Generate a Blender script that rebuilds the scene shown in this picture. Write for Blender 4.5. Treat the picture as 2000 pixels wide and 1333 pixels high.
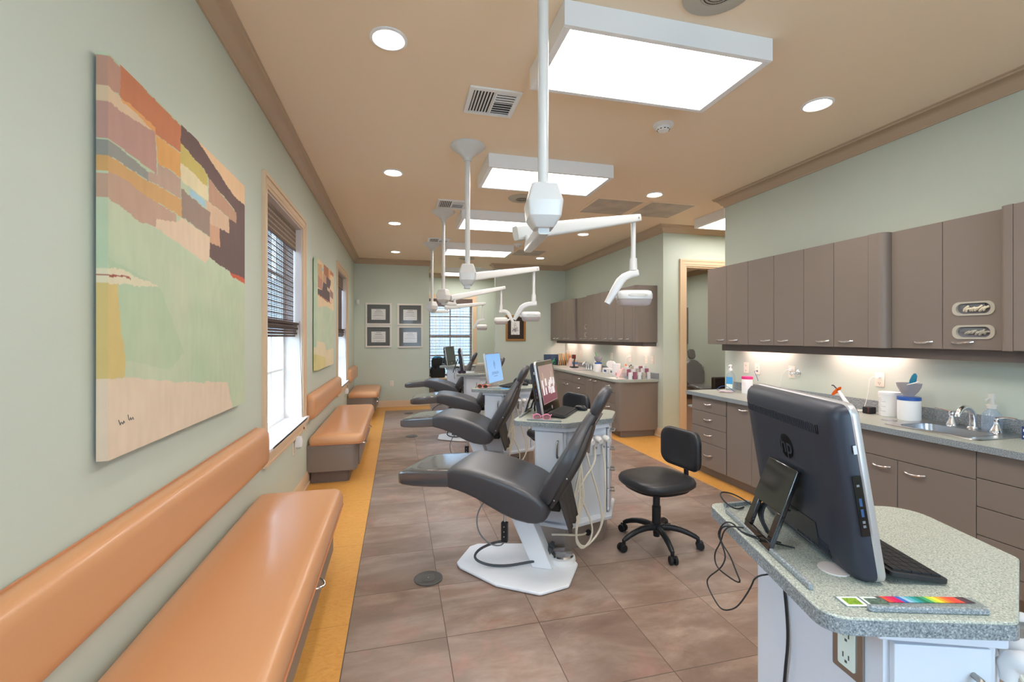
import bpy, bmesh, math, random
from mathutils import Vector, Matrix
random.seed(7)
S = bpy.context.scene
for o in list(bpy.data.objects): bpy.data.objects.remove(o)
COL = S.collection
PI = math.pi

# ---------------------------------------------------------------- camera, world, exposure
CH = 1.457
cd = bpy.data.cameras.new('camera'); cam = bpy.data.objects.new('camera', cd); COL.objects.link(cam)
cd.sensor_width = 36; cd.lens = 889/2000*36; cd.shift_y = -8.5/2000; cd.clip_start = 0.02
cam.location = (0, 0, CH); cam.rotation_euler = (PI/2, 0, -math.atan2(222, 889)); S.camera = cam
w = bpy.data.worlds.new('sky'); S.world = w; w.use_nodes = True
wb = w.node_tree.nodes['Background']; wb.inputs[0].default_value = (0.58, 0.775, 1.0, 1); wb.inputs[1].default_value = 6.5
S.view_settings.view_transform = 'Standard'; S.view_settings.look = 'None'
S.view_settings.gamma = 1; S.view_settings.use_curve_mapping = False
S.view_settings.exposure = 0.96
PANEL_E, DOWN_E, DOWN_W = 6.6, 14.0, 13.0

# ---------------------------------------------------------------- colour and materials
def lin(c):
    return tuple(((v/255)/12.92 if v/255 <= .04045 else ((v/255+.055)/1.055)**2.4) for v in c)
def mat(name, rgb, rough=.5, metal=0, spec=.5, coat=0, trans=0, emit=None, es=0, noise=0, nscale=20, bump=0, bscale=60, alpha=1, ior=1.45, stretch=(1,1,1), rgb2=None):
    m = bpy.data.materials.new(name); m.use_nodes = True
    nt = m.node_tree; b = nt.nodes['Principled BSDF']; c = lin(rgb)
    b.inputs['Base Color'].default_value = (*c, 1); b.inputs['Roughness'].default_value = rough
    b.inputs['Metallic'].default_value = metal; b.inputs['Specular IOR Level'].default_value = spec
    b.inputs['Coat Weight'].default_value = coat; b.inputs['Coat Roughness'].default_value = .12
    b.inputs['Transmission Weight'].default_value = trans; b.inputs['IOR'].default_value = ior
    b.inputs['Alpha'].default_value = alpha
    if emit: b.inputs['Emission Color'].default_value = (*lin(emit), 1); b.inputs['Emission Strength'].default_value = es
    tc = None
    if noise or bump or rgb2:
        tc = nt.nodes.new('ShaderNodeTexCoord'); mp = nt.nodes.new('ShaderNodeMapping')
        mp.inputs['Scale'].default_value = stretch; nt.links.new(tc.outputs['Object'], mp.inputs[0])
    if noise or rgb2:
        n = nt.nodes.new('ShaderNodeTexNoise'); n.inputs['Scale'].default_value = nscale; n.inputs['Detail'].default_value = 5
        nt.links.new(mp.outputs[0], n.inputs['Vector'])
        r = nt.nodes.new('ShaderNodeMapRange'); r.inputs[1].default_value = .35; r.inputs[2].default_value = .65
        nt.links.new(n.outputs['Fac'], r.inputs[0])
        mx = nt.nodes.new('ShaderNodeMix'); mx.data_type = 'RGBA'
        d = lin(rgb2) if rgb2 else tuple(v*(1-noise) for v in c)
        mx.inputs[6].default_value = (*d, 1); mx.inputs[7].default_value = (*c, 1)
        nt.links.new(r.outputs[0], mx.inputs[0]); nt.links.new(mx.outputs[2], b.inputs['Base Color'])
    if bump:
        n2 = nt.nodes.new('ShaderNodeTexNoise'); n2.inputs['Scale'].default_value = bscale; n2.inputs['Detail'].default_value = 3
        nt.links.new(mp.outputs[0], n2.inputs['Vector'])
        bp = nt.nodes.new('ShaderNodeBump'); bp.inputs['Strength'].default_value = bump; bp.inputs['Distance'].default_value = .002
        nt.links.new(n2.outputs['Fac'], bp.inputs['Height']); nt.links.new(bp.outputs[0], b.inputs['Normal'])
    return m
def nd(nt, t, **k):
    n = nt.nodes.new(t)
    for a, v in k.items(): setattr(n, a, v)
    return n
def mth(nt, op, a, b=None, c=None):
    n = nd(nt, 'ShaderNodeMath', operation=op)
    for i, v in enumerate((a, b, c)):
        if v is None: continue
        if isinstance(v, (int, float)): n.inputs[i].default_value = v
        else: nt.links.new(v, n.inputs[i])
    return n.outputs[0]
def mixc(nt, f, a, b):
    n = nd(nt, 'ShaderNodeMix', data_type='RGBA')
    for i, v in ((0, f), (6, a), (7, b)):
        if isinstance(v, (int, float)): n.inputs[i].default_value = v
        elif isinstance(v, tuple): n.inputs[i].default_value = (*lin(v), 1)
        else: nt.links.new(v, n.inputs[i])
    return n.outputs[2]
def ramp(nt, f, stops):
    n = nd(nt, 'ShaderNodeValToRGB'); nt.links.new(f, n.inputs[0]); e = n.color_ramp.elements
    while len(e) < len(stops): e.new(.5)
    for k, (p, c) in enumerate(stops): e[k].position = p; e[k].color = (*lin(c), 1)
    return n.outputs[0]
def floor_mat():
    m = bpy.data.materials.new('slate_tile_and_wood_floor'); m.use_nodes = True; nt = m.node_tree; b = nt.nodes['Principled BSDF']
    g = nd(nt, 'ShaderNodeNewGeometry'); sp = nd(nt, 'ShaderNodeSeparateXYZ'); nt.links.new(g.outputs['Position'], sp.inputs[0])
    x, y = sp.outputs[0], sp.outputs[1]
    T = .468
    u = mth(nt, 'DIVIDE', mth(nt, 'ADD', x, .24), T); v = mth(nt, 'DIVIDE', mth(nt, 'SUBTRACT', y, 2.217), T)
    fu, fv = mth(nt, 'FRACT', u), mth(nt, 'FRACT', v)
    def edge(f):
        d = mth(nt, 'MINIMUM', f, mth(nt, 'SUBTRACT', 1.0, f)); return mth(nt, 'LESS_THAN', d, .0045)
    grout = mth(nt, 'MAXIMUM', edge(fu), edge(fv))
    cell = nd(nt, 'ShaderNodeCombineXYZ'); nt.links.new(mth(nt, 'FLOOR', u), cell.inputs[0]); nt.links.new(mth(nt, 'FLOOR', v), cell.inputs[1])
    wn = nd(nt, 'ShaderNodeTexWhiteNoise', noise_dimensions='3D'); nt.links.new(cell.outputs[0], wn.inputs[0])
    off = nd(nt, 'ShaderNodeVectorMath', operation='MULTIPLY_ADD'); nt.links.new(wn.outputs['Color'], off.inputs[0]); off.inputs[1].default_value = (9, 9, 9); nt.links.new(g.outputs['Position'], off.inputs[2])
    def noise(vec, s, det, dist=0, rough=.6):
        n = nd(nt, 'ShaderNodeTexNoise'); n.inputs['Scale'].default_value = s; n.inputs['Detail'].default_value = det; n.inputs['Distortion'].default_value = dist; n.inputs['Roughness'].default_value = rough
        nt.links.new(vec, n.inputs['Vector']); return n.outputs['Fac']
    st = nd(nt, 'ShaderNodeMapping'); st.inputs['Scale'].default_value = (.55, 1.25, 1); nt.links.new(off.outputs[0], st.inputs[0])
    n1 = noise(st.outputs[0], 2.6, 6, .7); n2 = noise(st.outputs[0], 9, 8, .4, .7); n3 = noise(g.outputs['Position'], .8, 2)
    a = ramp(nt, n1, [(.28, (112, 90, 78)), (.46, (142, 118, 104)), (.60, (172, 148, 132)), (.75, (150, 112, 90))])
    c2 = mixc(nt, mth(nt, 'MULTIPLY', ramp(nt, n2, [(.35, (0, 0, 0)), (.62, (255, 255, 255))]), .5), a, (120, 92, 74))
    c3 = mixc(nt, mth(nt, 'MULTIPLY', ramp(nt, n3, [(.42, (0, 0, 0)), (.62, (255, 255, 255))]), .45), c2, (162, 152, 146))
    pink = ramp(nt, noise(off.outputs[0], 3.7, 4, .3), [(.56, (0, 0, 0)), (.7, (255, 255, 255))])
    c3 = mixc(nt, mth(nt, 'MULTIPLY', pink, .32), c3, (190, 132, 122))
    c4 = mixc(nt, grout, c3, (92, 74, 62))
    # honey coloured wood-look border
    sw = nd(nt, 'ShaderNodeMapping'); sw.inputs['Scale'].default_value = (14, 26, 1); nt.links.new(g.outputs['Position'], sw.inputs[0])
    w1 = noise(sw.outputs[0], 1.6, 8, 1.5, .7); w2 = noise(g.outputs['Position'], 3, 4, 1)
    wd = ramp(nt, w1, [(.3, (212, 146, 66)), (.5, (226, 164, 82)), (.7, (234, 176, 96))])
    wd = mixc(nt, mth(nt, 'MULTIPLY', w2, .25), wd, (205, 150, 78))
    j = mth(nt, 'LESS_THAN', mth(nt, 'FRACT', mth(nt, 'DIVIDE', mth(nt, 'ADD', y, .31), .914)), .0022)
    wd = mixc(nt, j, wd, (150, 96, 50))
    k1 = mth(nt, 'GREATER_THAN', x, -.243); k2 = mth(nt, 'LESS_THAN', x, 2.965)
    k3 = mth(nt, 'MAXIMUM', mth(nt, 'LESS_THAN', y, 9.27), mth(nt, 'GREATER_THAN', x, .64))
    msk = mth(nt, 'MULTIPLY', mth(nt, 'MULTIPLY', k1, k2), k3)
    col = mixc(nt, msk, wd, c4)
    rm = mth(nt, 'MULTIPLY', mth(nt, 'GREATER_THAN', y, 5.88), mth(nt, 'GREATER_THAN', x, 3.75))
    col = mixc(nt, rm, col, (150, 110, 84))
    nt.links.new(col, b.inputs['Base Color'])
    rr = mth(nt, 'ADD', .28, mth(nt, 'MULTIPLY', n2, .16)); nt.links.new(rr, b.inputs['Roughness'])
    bp = nd(nt, 'ShaderNodeBump'); bp.inputs['Strength'].default_value = .25; bp.inputs['Distance'].default_value = .002
    hh = mth(nt, 'SUBTRACT', n2, mth(nt, 'MULTIPLY', mth(nt, 'MULTIPLY', grout, msk), 1.5)); nt.links.new(hh, bp.inputs['Height']); nt.links.new(bp.outputs[0], b.inputs['Normal'])
    return m
def speckle(name, base, dark, light, sc=260):
    m = bpy.data.materials.new(name); m.use_nodes = True; nt = m.node_tree; b = nt.nodes['Principled BSDF']
    tc = nd(nt, 'ShaderNodeTexCoord'); n = nd(nt, 'ShaderNodeTexNoise'); n.inputs['Scale'].default_value = sc; n.inputs['Detail'].default_value = 3; n.inputs['Roughness'].default_value = .7
    nt.links.new(tc.outputs['Object'], n.inputs['Vector'])
    c = ramp(nt, n.outputs['Fac'], [(.36, dark), (.47, base), (.54, base), (.64, light)])
    nt.links.new(c, b.inputs['Base Color']); b.inputs['Roughness'].default_value = .32
    return m
def pane_mat():
    m = bpy.data.materials.new('clear_window_glass'); m.use_nodes = True; nt = m.node_tree; nt.nodes.clear()
    o = nd(nt, 'ShaderNodeOutputMaterial'); t = nd(nt, 'ShaderNodeBsdfTransparent'); t.inputs[0].default_value = (.93, .96, .97, 1)
    g = nd(nt, 'ShaderNodeBsdfGlossy'); g.inputs['Roughness'].default_value = .02; lw = nd(nt, 'ShaderNodeLayerWeight'); lw.inputs[0].default_value = .5
    f = mth(nt, 'MULTIPLY_ADD', mth(nt, 'POWER', lw.outputs[1], 5.0), .8, .025)
    x = nd(nt, 'ShaderNodeMixShader'); nt.links.new(f, x.inputs[0]); nt.links.new(t.outputs[0], x.inputs[1]); nt.links.new(g.outputs[0], x.inputs[2]); nt.links.new(x.outputs[0], o.inputs[0])
    return m
def clear_mat(name, tint, gl=.25, op=0.0, col=(255, 255, 255)):
    m = bpy.data.materials.new(name); m.use_nodes = True; nt = m.node_tree; nt.nodes.clear()
    o = nd(nt, 'ShaderNodeOutputMaterial'); t = nd(nt, 'ShaderNodeBsdfTransparent'); t.inputs[0].default_value = (*lin(tint), 1)
    g = nd(nt, 'ShaderNodeBsdfGlossy'); g.inputs['Roughness'].default_value = .06
    lw = nd(nt, 'ShaderNodeLayerWeight'); lw.inputs[0].default_value = .5
    x = nd(nt, 'ShaderNodeMixShader'); nt.links.new(mth(nt, 'MULTIPLY_ADD', mth(nt, 'POWER', lw.outputs[1], 3.0), .75, gl*.15), x.inputs[0]); nt.links.new(t.outputs[0], x.inputs[1]); nt.links.new(g.outputs[0], x.inputs[2])
    d = nd(nt, 'ShaderNodeBsdfDiffuse'); d.inputs[0].default_value = (*lin(col), 1)
    y = nd(nt, 'ShaderNodeMixShader'); y.inputs[0].default_value = op; nt.links.new(x.outputs[0], y.inputs[1]); nt.links.new(d.outputs[0], y.inputs[2]); nt.links.new(y.outputs[0], o.inputs[0])
    return m
def attr_mat(name, rough=.6):
    m = bpy.data.materials.new(name); m.use_nodes = True; nt = m.node_tree; b = nt.nodes['Principled BSDF']
    a = nd(nt, 'ShaderNodeVertexColor', layer_name='pigment'); nt.links.new(a.outputs[0], b.inputs['Base Color']); b.inputs['Roughness'].default_value = rough
    n = nd(nt, 'ShaderNodeTexNoise'); n.inputs['Scale'].default_value = 300; bp = nd(nt, 'ShaderNodeBump'); bp.inputs['Strength'].default_value = .15; bp.inputs['Distance'].default_value = .001
    nt.links.new(n.outputs['Fac'], bp.inputs['Height']); nt.links.new(bp.outputs[0], b.inputs['Normal'])
    return m

M = dict(
 wall=mat('sage_wall_paint', (200, 207, 192), .55, bump=.12, bscale=140),
 wall_gl=mat('sage_wall_paint_cool', (202, 210, 202), .55, bump=.12, bscale=140),
 ceil=mat('peach_ceiling_paint', (246, 222, 192), .75),
 crown=mat('tan_crown_paint', (194, 168, 140), .45),
 trim=mat('light_tan_trim', (222, 192, 158), .4),
 sill=mat('white_sill_paint', (238, 236, 236), .35),
 jamb=mat('cream_jamb', (222, 208, 200), .4),
 floor=floor_mat(),
 taupe=mat('taupe_laminate', (133, 119, 108), .42, bump=.08, bscale=500),
 taupe_d=mat('dark_taupe_laminate', (110, 96, 88), .45),
 gap=mat('cabinet_gap_dark', (46, 38, 34), .8),
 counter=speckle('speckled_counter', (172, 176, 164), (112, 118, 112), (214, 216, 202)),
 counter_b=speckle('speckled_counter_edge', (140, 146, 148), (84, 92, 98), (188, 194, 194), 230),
 chrome=mat('chrome', (238, 238, 240), .18, 1), steel=mat('brushed_steel', (190, 190, 192), .3, 1),
 steel_d=mat('satin_nickel', (172, 168, 162), .35, 1),
 caramel=mat('caramel_vinyl', (212, 154, 108), .36, coat=.25, bump=.1, bscale=350),
 caramel_d=mat('caramel_piping', (190, 128, 88), .4),
 leather=mat('charcoal_leather', (68, 68, 72), .34, bump=.2, bscale=260, spec=.75),
 leather_b=mat('black_vinyl', (44, 44, 47), .36, bump=.25, bscale=260, spec=.6),
 gloss_foot=mat('clear_plastic_over_leather', (84, 84, 88), .12, coat=1, bump=.6, bscale=14, spec=.8),
 shell=mat('dark_shell', (62, 58, 56), .5),
 cloth=mat('dark_grey_cloth', (72, 68, 66), .7, bump=.4, bscale=40),
 white=mat('white_enamel', (216, 214, 210), .3, coat=.2), whitem=mat('white_powder_coat', (244, 246, 250), .38),
 whitep=mat('white_plastic', (242, 240, 238), .4), cream=mat('cream_plastic', (238, 226, 208), .45),
 cart=mat('pale_grey_cart_paint', (224, 228, 236), .34), cart_in=mat('grey_cart_recess', (180, 180, 182), .45),
 hose=mat('cream_hose', (232, 224, 206), .42), kick=mat('satin_toe_kick', (176, 166, 158), .35, .6),
 black=mat('black_plastic', (34, 35, 38), .4), blackg=mat('gloss_black', (14, 14, 16), .06, coat=1),
 navy=mat('blue_black_shell', (48, 52, 62), .42), silver=mat('silver_bezel', (196, 192, 190), .3, .5),
 greyp=mat('grey_plastic', (120, 122, 124), .45), dgrey=mat('dark_grey_plastic', (74, 76, 80), .4),
 pane=pane_mat(), lens=clear_mat('clear_lamp_lens', (235, 228, 228), .35, .55, (235, 222, 218)),
 clear=clear_mat('clear_bottle_plastic', (236, 244, 248), .3, .07), bluecl=clear_mat('pale_blue_clear_plastic', (236, 244, 252), .35, .2, (216, 230, 246)),
 smoke=clear_mat('smoky_plastic', (225, 222, 225), .35, .5, (196, 190, 194)),
 amber=clear_mat('orange_shield', (255, 150, 40), .2, .5, (250, 130, 20)),
 glassf=clear_mat('picture_glass', (250, 250, 250), .06, 0),
 dblue=mat('dim_blue_port', (46, 78, 120), .4), blue=mat('blue_plastic', (36, 84, 160), .35), lblue=mat('light_blue_label', (72, 160, 215), .5), teal=mat('teal_plastic', (36, 128, 156), .4),
 pink=mat('hot_pink_plastic', (232, 60, 130), .4), lpink=mat('pale_pink_paper', (246, 214, 206), .7), red=mat('red_plastic', (130, 26, 28), .4),
 orange=mat('orange_plastic', (240, 100, 40), .4), green=mat('green_plastic', (90, 200, 110), .45), maroon=mat('maroon_cards', (168, 96, 120), .5),
 paper=mat('white_paper', (246, 244, 240), .8), manila=mat('manila_envelope', (226, 176, 110), .7), dnavy=mat('dark_navy_card', (44, 66, 92), .6),
 gold=mat('gold_frame', (176, 128, 74), .38, .6), dbrown=mat('dark_brown_mat', (58, 46, 40), .8), ink=mat('grey_ink', (90, 90, 90), .8),
 fwhite=mat('pale_champagne_frame', (226, 220, 210), .4), fmat=mat('grey_green_mat', (112, 114, 112), .8),
 bamboo=mat('brown_woven_blind', (118, 92, 80), .6, noise=.35, nscale=60), bamboo_d=mat('dark_thread', (70, 52, 44), .7),
 bam_l=mat('tan_thread', (170, 150, 124), .7),
 led=mat('panel_diffuser', (255, 255, 255), .5, emit=(255, 250, 246), es=PANEL_E), can=mat('downlight_lens', (255, 255, 255), .5, emit=(255, 244, 232), es=DOWN_E),
 under=mat('under_cabinet_tube', (255, 255, 255), .5, emit=(255, 222, 218), es=22.0),
 perf=mat('perforated_vent', (206, 192, 176), .6, noise=.25, nscale=4), spk=mat('speaker_grille', (188, 180, 164), .6),
 vent_d=mat('vent_dark', (60, 52, 48), .8),
 siding=mat('pale_outside_siding', (176, 180, 188), .8), gground=mat('outside_ground', (150, 160, 140), .9),
 bag=mat('black_bag_fabric', (36, 36, 38), .6, bump=.6, bscale=12), grid=mat('grey_disc', (88, 84, 80), .5),
 dchair=mat('brown_grey_leather', (112, 108, 106), .3, coat=.3), screen_off=mat('matte_dark_screen', (84, 92, 88), .3),
 pigment=attr_mat('canvas_pigment'), latex=mat('cream_latex', (236, 224, 196), .7), tissue=mat('dark_glove_box', (120, 116, 122), .6),
 blueink=mat('blue_cable', (50, 90, 150), .4), rubber=mat('rubber', (26, 26, 28), .6), sticker=mat('sticker_white', (232, 244, 232), .5),
)

# ---------------------------------------------------------------- mesh builder
def fillet(pts, r, n=5):
    out = []; N = len(pts)
    rs = r if isinstance(r, (list, tuple)) else [r]*N
    for i in range(N):
        p0, p, p1 = (Vector(pts[k]) for k in (i-1, i, (i+1) % N)); rr = rs[i]
        if rr <= 0: out.append(tuple(p)); continue
        a, b = (p0-p).normalized(), (p1-p).normalized(); ang = a.angle(b)
        d = min(rr/math.tan(ang/2), (p0-p).length*.49, (p1-p).length*.49); rad = d*math.tan(ang/2)
        c = p+(a+b).normalized()*(rad/math.sin(ang/2)); s, e = p+a*d-c, p+b*d-c
        a0 = math.atan2(s.y, s.x); a1 = math.atan2(e.y, e.x); da = (a1-a0+PI) % (2*PI)-PI
        for k in range(n+1): t = a0+da*k/n; out.append((c.x+rad*math.cos(t), c.y+rad*math.sin(t)))
    return out
def rect(x0, y0, x1, y1): return [(x0, y0), (x1, y0), (x1, y1), (x0, y1)]
class MB:
    def __init__(s, xf=None): s.bm = bmesh.new(); s.xf = xf or Matrix()
    def v(s, p): return s.bm.verts.new(s.xf @ Vector(p))
    def face(s, vs, mi=0):
        try: f = s.bm.faces.new(vs); f.material_index = mi; return f
        except ValueError: pass
    def box(s, x0, x1, y0, y1, z0, z1, mi=0):
        P = [s.v(p) for p in ((x0,y0,z0),(x1,y0,z0),(x1,y1,z0),(x0,y1,z0),(x0,y0,z1),(x1,y0,z1),(x1,y1,z1),(x0,y1,z1))]
        for f in ((0,3,2,1),(4,5,6,7),(0,1,5,4),(1,2,6,5),(2,3,7,6),(3,0,4,7)): s.face([P[k] for k in f], mi)
        return s
    def rings(s, rs, mi=0, cap=True, closed=False):
        R = [[s.v(p) for p in r] for r in rs]; n = len(R[0])
        for a, b in list(zip(R, R[1:]))+([(R[-1], R[0])] if closed else []):
            for k in range(n): s.face([a[k], a[(k+1) % n], b[(k+1) % n], b[k]], mi)
        if cap and not closed: s.face(R[0][::-1], mi); s.face(R[-1], mi)
        return s
    def prism(s, pts, z0, z1, mi=0, ax='z', top=1.0):
        def m(p, z):
            return {'z': (p[0], p[1], z), 'x': (z, p[0], p[1]), 'y': (p[0], z, p[1])}[ax]
        return s.rings([[m(p, z0) for p in pts], [m(p, z1) for p in pts]], mi)
    def lathe(s, prof, c=(0, 0, 0), seg=24, mi=0, ax='z', cap=True):
        rs = []
        for r, z in prof:
            ring = []
            for k in range(seg):
                a = 2*PI*k/seg; q = (r*math.cos(a), r*math.sin(a))
                ring.append({'z': (c[0]+q[0], c[1]+q[1], c[2]+z), 'x': (c[0]+z, c[1]+q[0], c[2]+q[1]), 'y': (c[0]+q[0], c[1]+z, c[2]+q[1])}[ax])
            rs.append(ring)
        return s.rings(rs, mi, cap)
    def tube(s, pts, r, seg=8, mi=0, smooth=0, flat=1.0):
        P = [Vector(p) for p in pts]
        for _ in range(smooth):
            Q = [P[0]]
            for a, b in zip(P, P[1:]): Q += [a*.75+b*.25, a*.25+b*.75]
            P = Q+[P[-1]]
        rs = []; up = None
        for i, p in enumerate(P):
            d = (P[min(i+1, len(P)-1)]-P[max(i-1, 0)])
            if d.length < 1e-7: d = Vector((0, 0, 1))
            d.normalize()
            if up is None: up = Vector((0, 0, 1)) if abs(d.z) < .9 else Vector((1, 0, 0))
            u = (up-d*up.dot(d))
            if u.length < 1e-5: u = d.orthogonal()
            u.normalize(); up = u; w_ = d.cross(u)
            rr = r[min(int(i*len(r)/len(P)), len(r)-1)] if isinstance(r, (list, tuple)) else r
            rs.append([p+u*(rr*math.cos(2*PI*k/seg))*flat+w_*(rr*math.sin(2*PI*k/seg)) for k in range(seg)])
        return s.rings(rs, mi)
    def cyl(s, p0, p1, r, seg=16, mi=0, r1=None):
        P0, P1 = Vector(p0), Vector(p1); d = (P1-P0).normalized(); u = d.orthogonal().normalized(); w_ = d.cross(u)
        return s.rings([[P0+(u*math.cos(2*PI*k/seg)+w_*math.sin(2*PI*k/seg))*r for k in range(seg)], [P1+(u*math.cos(2*PI*k/seg)+w_*math.sin(2*PI*k/seg))*(r if r1 is None else r1) for k in range(seg)]], mi)
    def loft(s, st, mi=0, n=28, pw=4.0):
        """stations: (centre, xaxis, yaxis, a, b) superellipse sections"""
        rs = []
        for c, xa, ya, a, b in st:
            c, xa, ya = Vector(c), Vector(xa).normalized(), Vector(ya).normalized(); ring = []
            for k in range(n):
                t = 2*PI*k/n; cc, ss = math.cos(t), math.sin(t)
                ring.append(c+xa*(a*math.copysign(abs(cc)**(2/pw), cc))+ya*(b*math.copysign(abs(ss)**(2/pw), ss)))
            rs.append(ring)
        return s.rings(rs, mi)
    def ball(s, c, rx, ry=None, rz=None, mi=0, seg=16, n=8):
        ry = ry or rx; rz = rz or rx
        rs = []
        for i in range(1, n):
            t = PI*i/n; rs.append([(c[0]+rx*math.sin(t)*math.cos(2*PI*k/seg), c[1]+ry*math.sin(t)*math.sin(2*PI*k/seg), c[2]-rz*math.cos(t)) for k in range(seg)])
        return s.rings(rs, mi)
    def build(s, name, mats, parent=None, bevel=0, seg=2, world=False, smooth=True, ang=35, subd=0):
        bmesh.ops.remove_doubles(s.bm, verts=s.bm.verts, dist=1e-6)
        bmesh.ops.recalc_face_normals(s.bm, faces=s.bm.faces)
        if world and parent is not None:
            s.bm.transform(chain(parent).inverted())
        me = bpy.data.meshes.new(name); s.bm.to_mesh(me); s.bm.free()
        for m in (mats if isinstance(mats, (list, tuple)) else [mats]): me.materials.append(M[m] if isinstance(m, str) else m)
        if smooth:
            me.polygons.foreach_set('use_smooth', [True]*len(me.polygons)); me.set_sharp_from_angle(angle=math.radians(ang))
        o = bpy.data.objects.new(name, me); COL.objects.link(o)
        if parent is not None: o.parent = parent
        if subd:
            q = o.modifiers.new('s', 'SUBSURF'); q.levels = subd; q.render_levels = subd
        if bevel:
            q = o.modifiers.new('b', 'BEVEL'); q.width = bevel; q.segments = seg; q.limit_method = 'ANGLE'; q.angle_limit = math.radians(40); q.harden_normals = False
        return o
def chain(o):
    m = Matrix.Translation(o.location) @ o.rotation_euler.to_matrix().to_4x4()
    return chain(o.parent) @ m if o.parent is not None else m
def tag(o, label=None, cat=None, group=None, kind=None):
    if label: o['label'] = label
    if cat: o['category'] = cat
    if group: o['group'] = group
    if kind: o['kind'] = kind
    return o
def thing(name, label, cat, loc=(0, 0, 0), rz=0, group=None):
    o = bpy.data.objects.new(name, None); o.empty_display_size = .1; COL.objects.link(o); o.location = loc; o.rotation_euler = (0, 0, rz)
    return tag(o, label, cat, group)
def struct(name, mb, mats, parent=None, **k):
    o = mb.build(name, mats, parent, **k)
    if parent is None: o['kind'] = 'structure'
    return o
def copy_tree(o, parent=None):
    c = o.copy(); COL.objects.link(c); c.parent = parent
    for ch in list(o.children): copy_tree(ch, c)
    return c
def text(name, s, size, mt, parent, mtx, depth=.0006, align='CENTER'):
    cu = bpy.data.curves.new('t', 'FONT'); cu.body = s; cu.size = size; cu.align_x = align; cu.align_y = 'CENTER'; cu.extrude = depth
    t = bpy.data.objects.new('t', cu); COL.objects.link(t)
    dg = bpy.context.evaluated_depsgraph_get(); me = bpy.data.meshes.new_from_object(t.evaluated_get(dg)); bpy.data.objects.remove(t)
    me.transform(mtx); me.materials.clear(); me.materials.append(M[mt])
    o = bpy.data.objects.new(name, me); COL.objects.link(o); o.parent = parent; return o
def basis(o, x, y):
    x, y = Vector(x).normalized(), Vector(y).normalized(); z = x.cross(y)
    return Matrix(((x.x, y.x, z.x, o[0]), (x.y, y.y, z.y, o[1]), (x.z, y.z, z.z, o[2]), (0, 0, 0, 1)))
def sweep(path, prof, closed=True):
    """profile (offset to the left of the path, z) swept along a plan path with mitred corners"""
    mb = MB(); n = len(path); rs = []
    for i, p in enumerate(path):
        p = Vector(p); a = Vector(path[i-1]) if (closed or i > 0) else None; b = Vector(path[(i+1) % n]) if (closed or i < n-1) else None
        d0 = (p-a).normalized() if a is not None else None; d1 = (b-p).normalized() if b is not None else None
        if d0 is None: d0 = d1
        if d1 is None: d1 = d0
        n0 = Vector((-d0.y, d0.x)); n1 = Vector((-d1.y, d1.x)); m = (n0+n1)
        m = m/ max(m.length_squared/2, 1e-6) if m.length > 1e-4 else n0
        rs.append([(p.x+m.x*o, p.y+m.y*o, z) for o, z in prof])
    mb.rings(rs, 0, not closed, closed); return mb

# ---------------------------------------------------------------- the room
XL, YB, YR, XR, YN, YD, XF, CE = -.87, 9.75, 11.6, 3.65, 4.49, 5.80, 3.68, 3.05
Y0, XA = -2.6, 7.0
struct('floor', MB().box(-1.2, 7.3, Y0-.2, 12.8, -.1, 0), 'floor')
struct('ceiling', MB().box(-1.2, 7.3, Y0-.2, 12.8, CE, CE+.12), 'ceil')
WIN = [(-.31, .88), (3.39, 4.585), (7.09, 8.285)]; WZ0, WZ1 = .685, 2.46
b = MB(); ys = Y0
for a, c in WIN:
    b.box(XL-.22, XL, ys, a, 0, CE); b.box(XL-.22, XL, a, c, 0, WZ0); b.box(XL-.22, XL, a, c, WZ1, CE); ys = c
b.box(XL-.22, XL, ys, YB+.14, 0, CE); struct('wall_left', b, 'wall')
struct('wall_back_left', MB().box(XL, .63, YB, YB+.14, 0, CE), 'wall')
struct('wall_recess_left', MB().box(.49, .63, YB+.14, YR, 0, CE), 'wall')
RW = (.74, 1.85, .45, 2.42)
portal_r = ((RW[0]+RW[1])/2, YR+.24, (RW[2]+RW[3])/2)
b = MB().box(.49, RW[0], YR, YR+.22, 0, CE).box(RW[0], RW[1], YR, YR+.22, 0, RW[2]).box(RW[0], RW[1], YR, YR+.22, RW[3], CE).box(RW[1], 3.2, YR, YR+.22, 0, CE)
struct('wall_recess_back', b, 'wall')
struct('wall_recess_right', MB().box(3.2, 3.34, YB+.12, YR+.22, 0, CE), 'wall')
struct('wall_back_right', MB().box(2.065, XF+.12, YB, YB+.12, 0, CE), 'wall')
struct('wall_right_far', MB().box(XF, XF+.12, YD, YB, 0, CE), 'wall')
DX0, DX1, DZ = 4.04, 5.0, 2.48
b = MB().box(XF+.12, DX0, YD, YD+.12, 0, CE).box(DX0, DX1, YD, YD+.12, DZ, CE).box(DX1, 6.9, YD, YD+.12, 0, CE); struct('wall_alcove_back', b, 'wall')
struct('wall_alcove_right', MB().box(6.9, 7.0, YN, YD+.12, 0, CE), 'wall')
b = MB().box(XR, XR+.14, Y0, YN, 0, CE).box(XR+.14, 7.0, YN-.14, YN, 0, CE); struct('wall_right_near', b, 'wall')
BWX = (.2, 2.3)
struct('wall_behind', MB().box(XL-.22, BWX[0], Y0-.14, Y0, 0, CE).box(BWX[1], XR+.14, Y0-.14, Y0, 0, CE).box(BWX[0], BWX[1], Y0-.14, Y0, 0, WZ0).box(BWX[0], BWX[1], Y0-.14, Y0, WZ1, CE), 'wall')
b = MB(); xm_ = sum(BWX)/2
for x0, x1 in ((BWX[0], BWX[0]+.06), (xm_-.03, xm_+.03), (BWX[1]-.06, BWX[1])): b.box(x0, x1, Y0-.12, Y0-.07, WZ0, WZ1)
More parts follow.
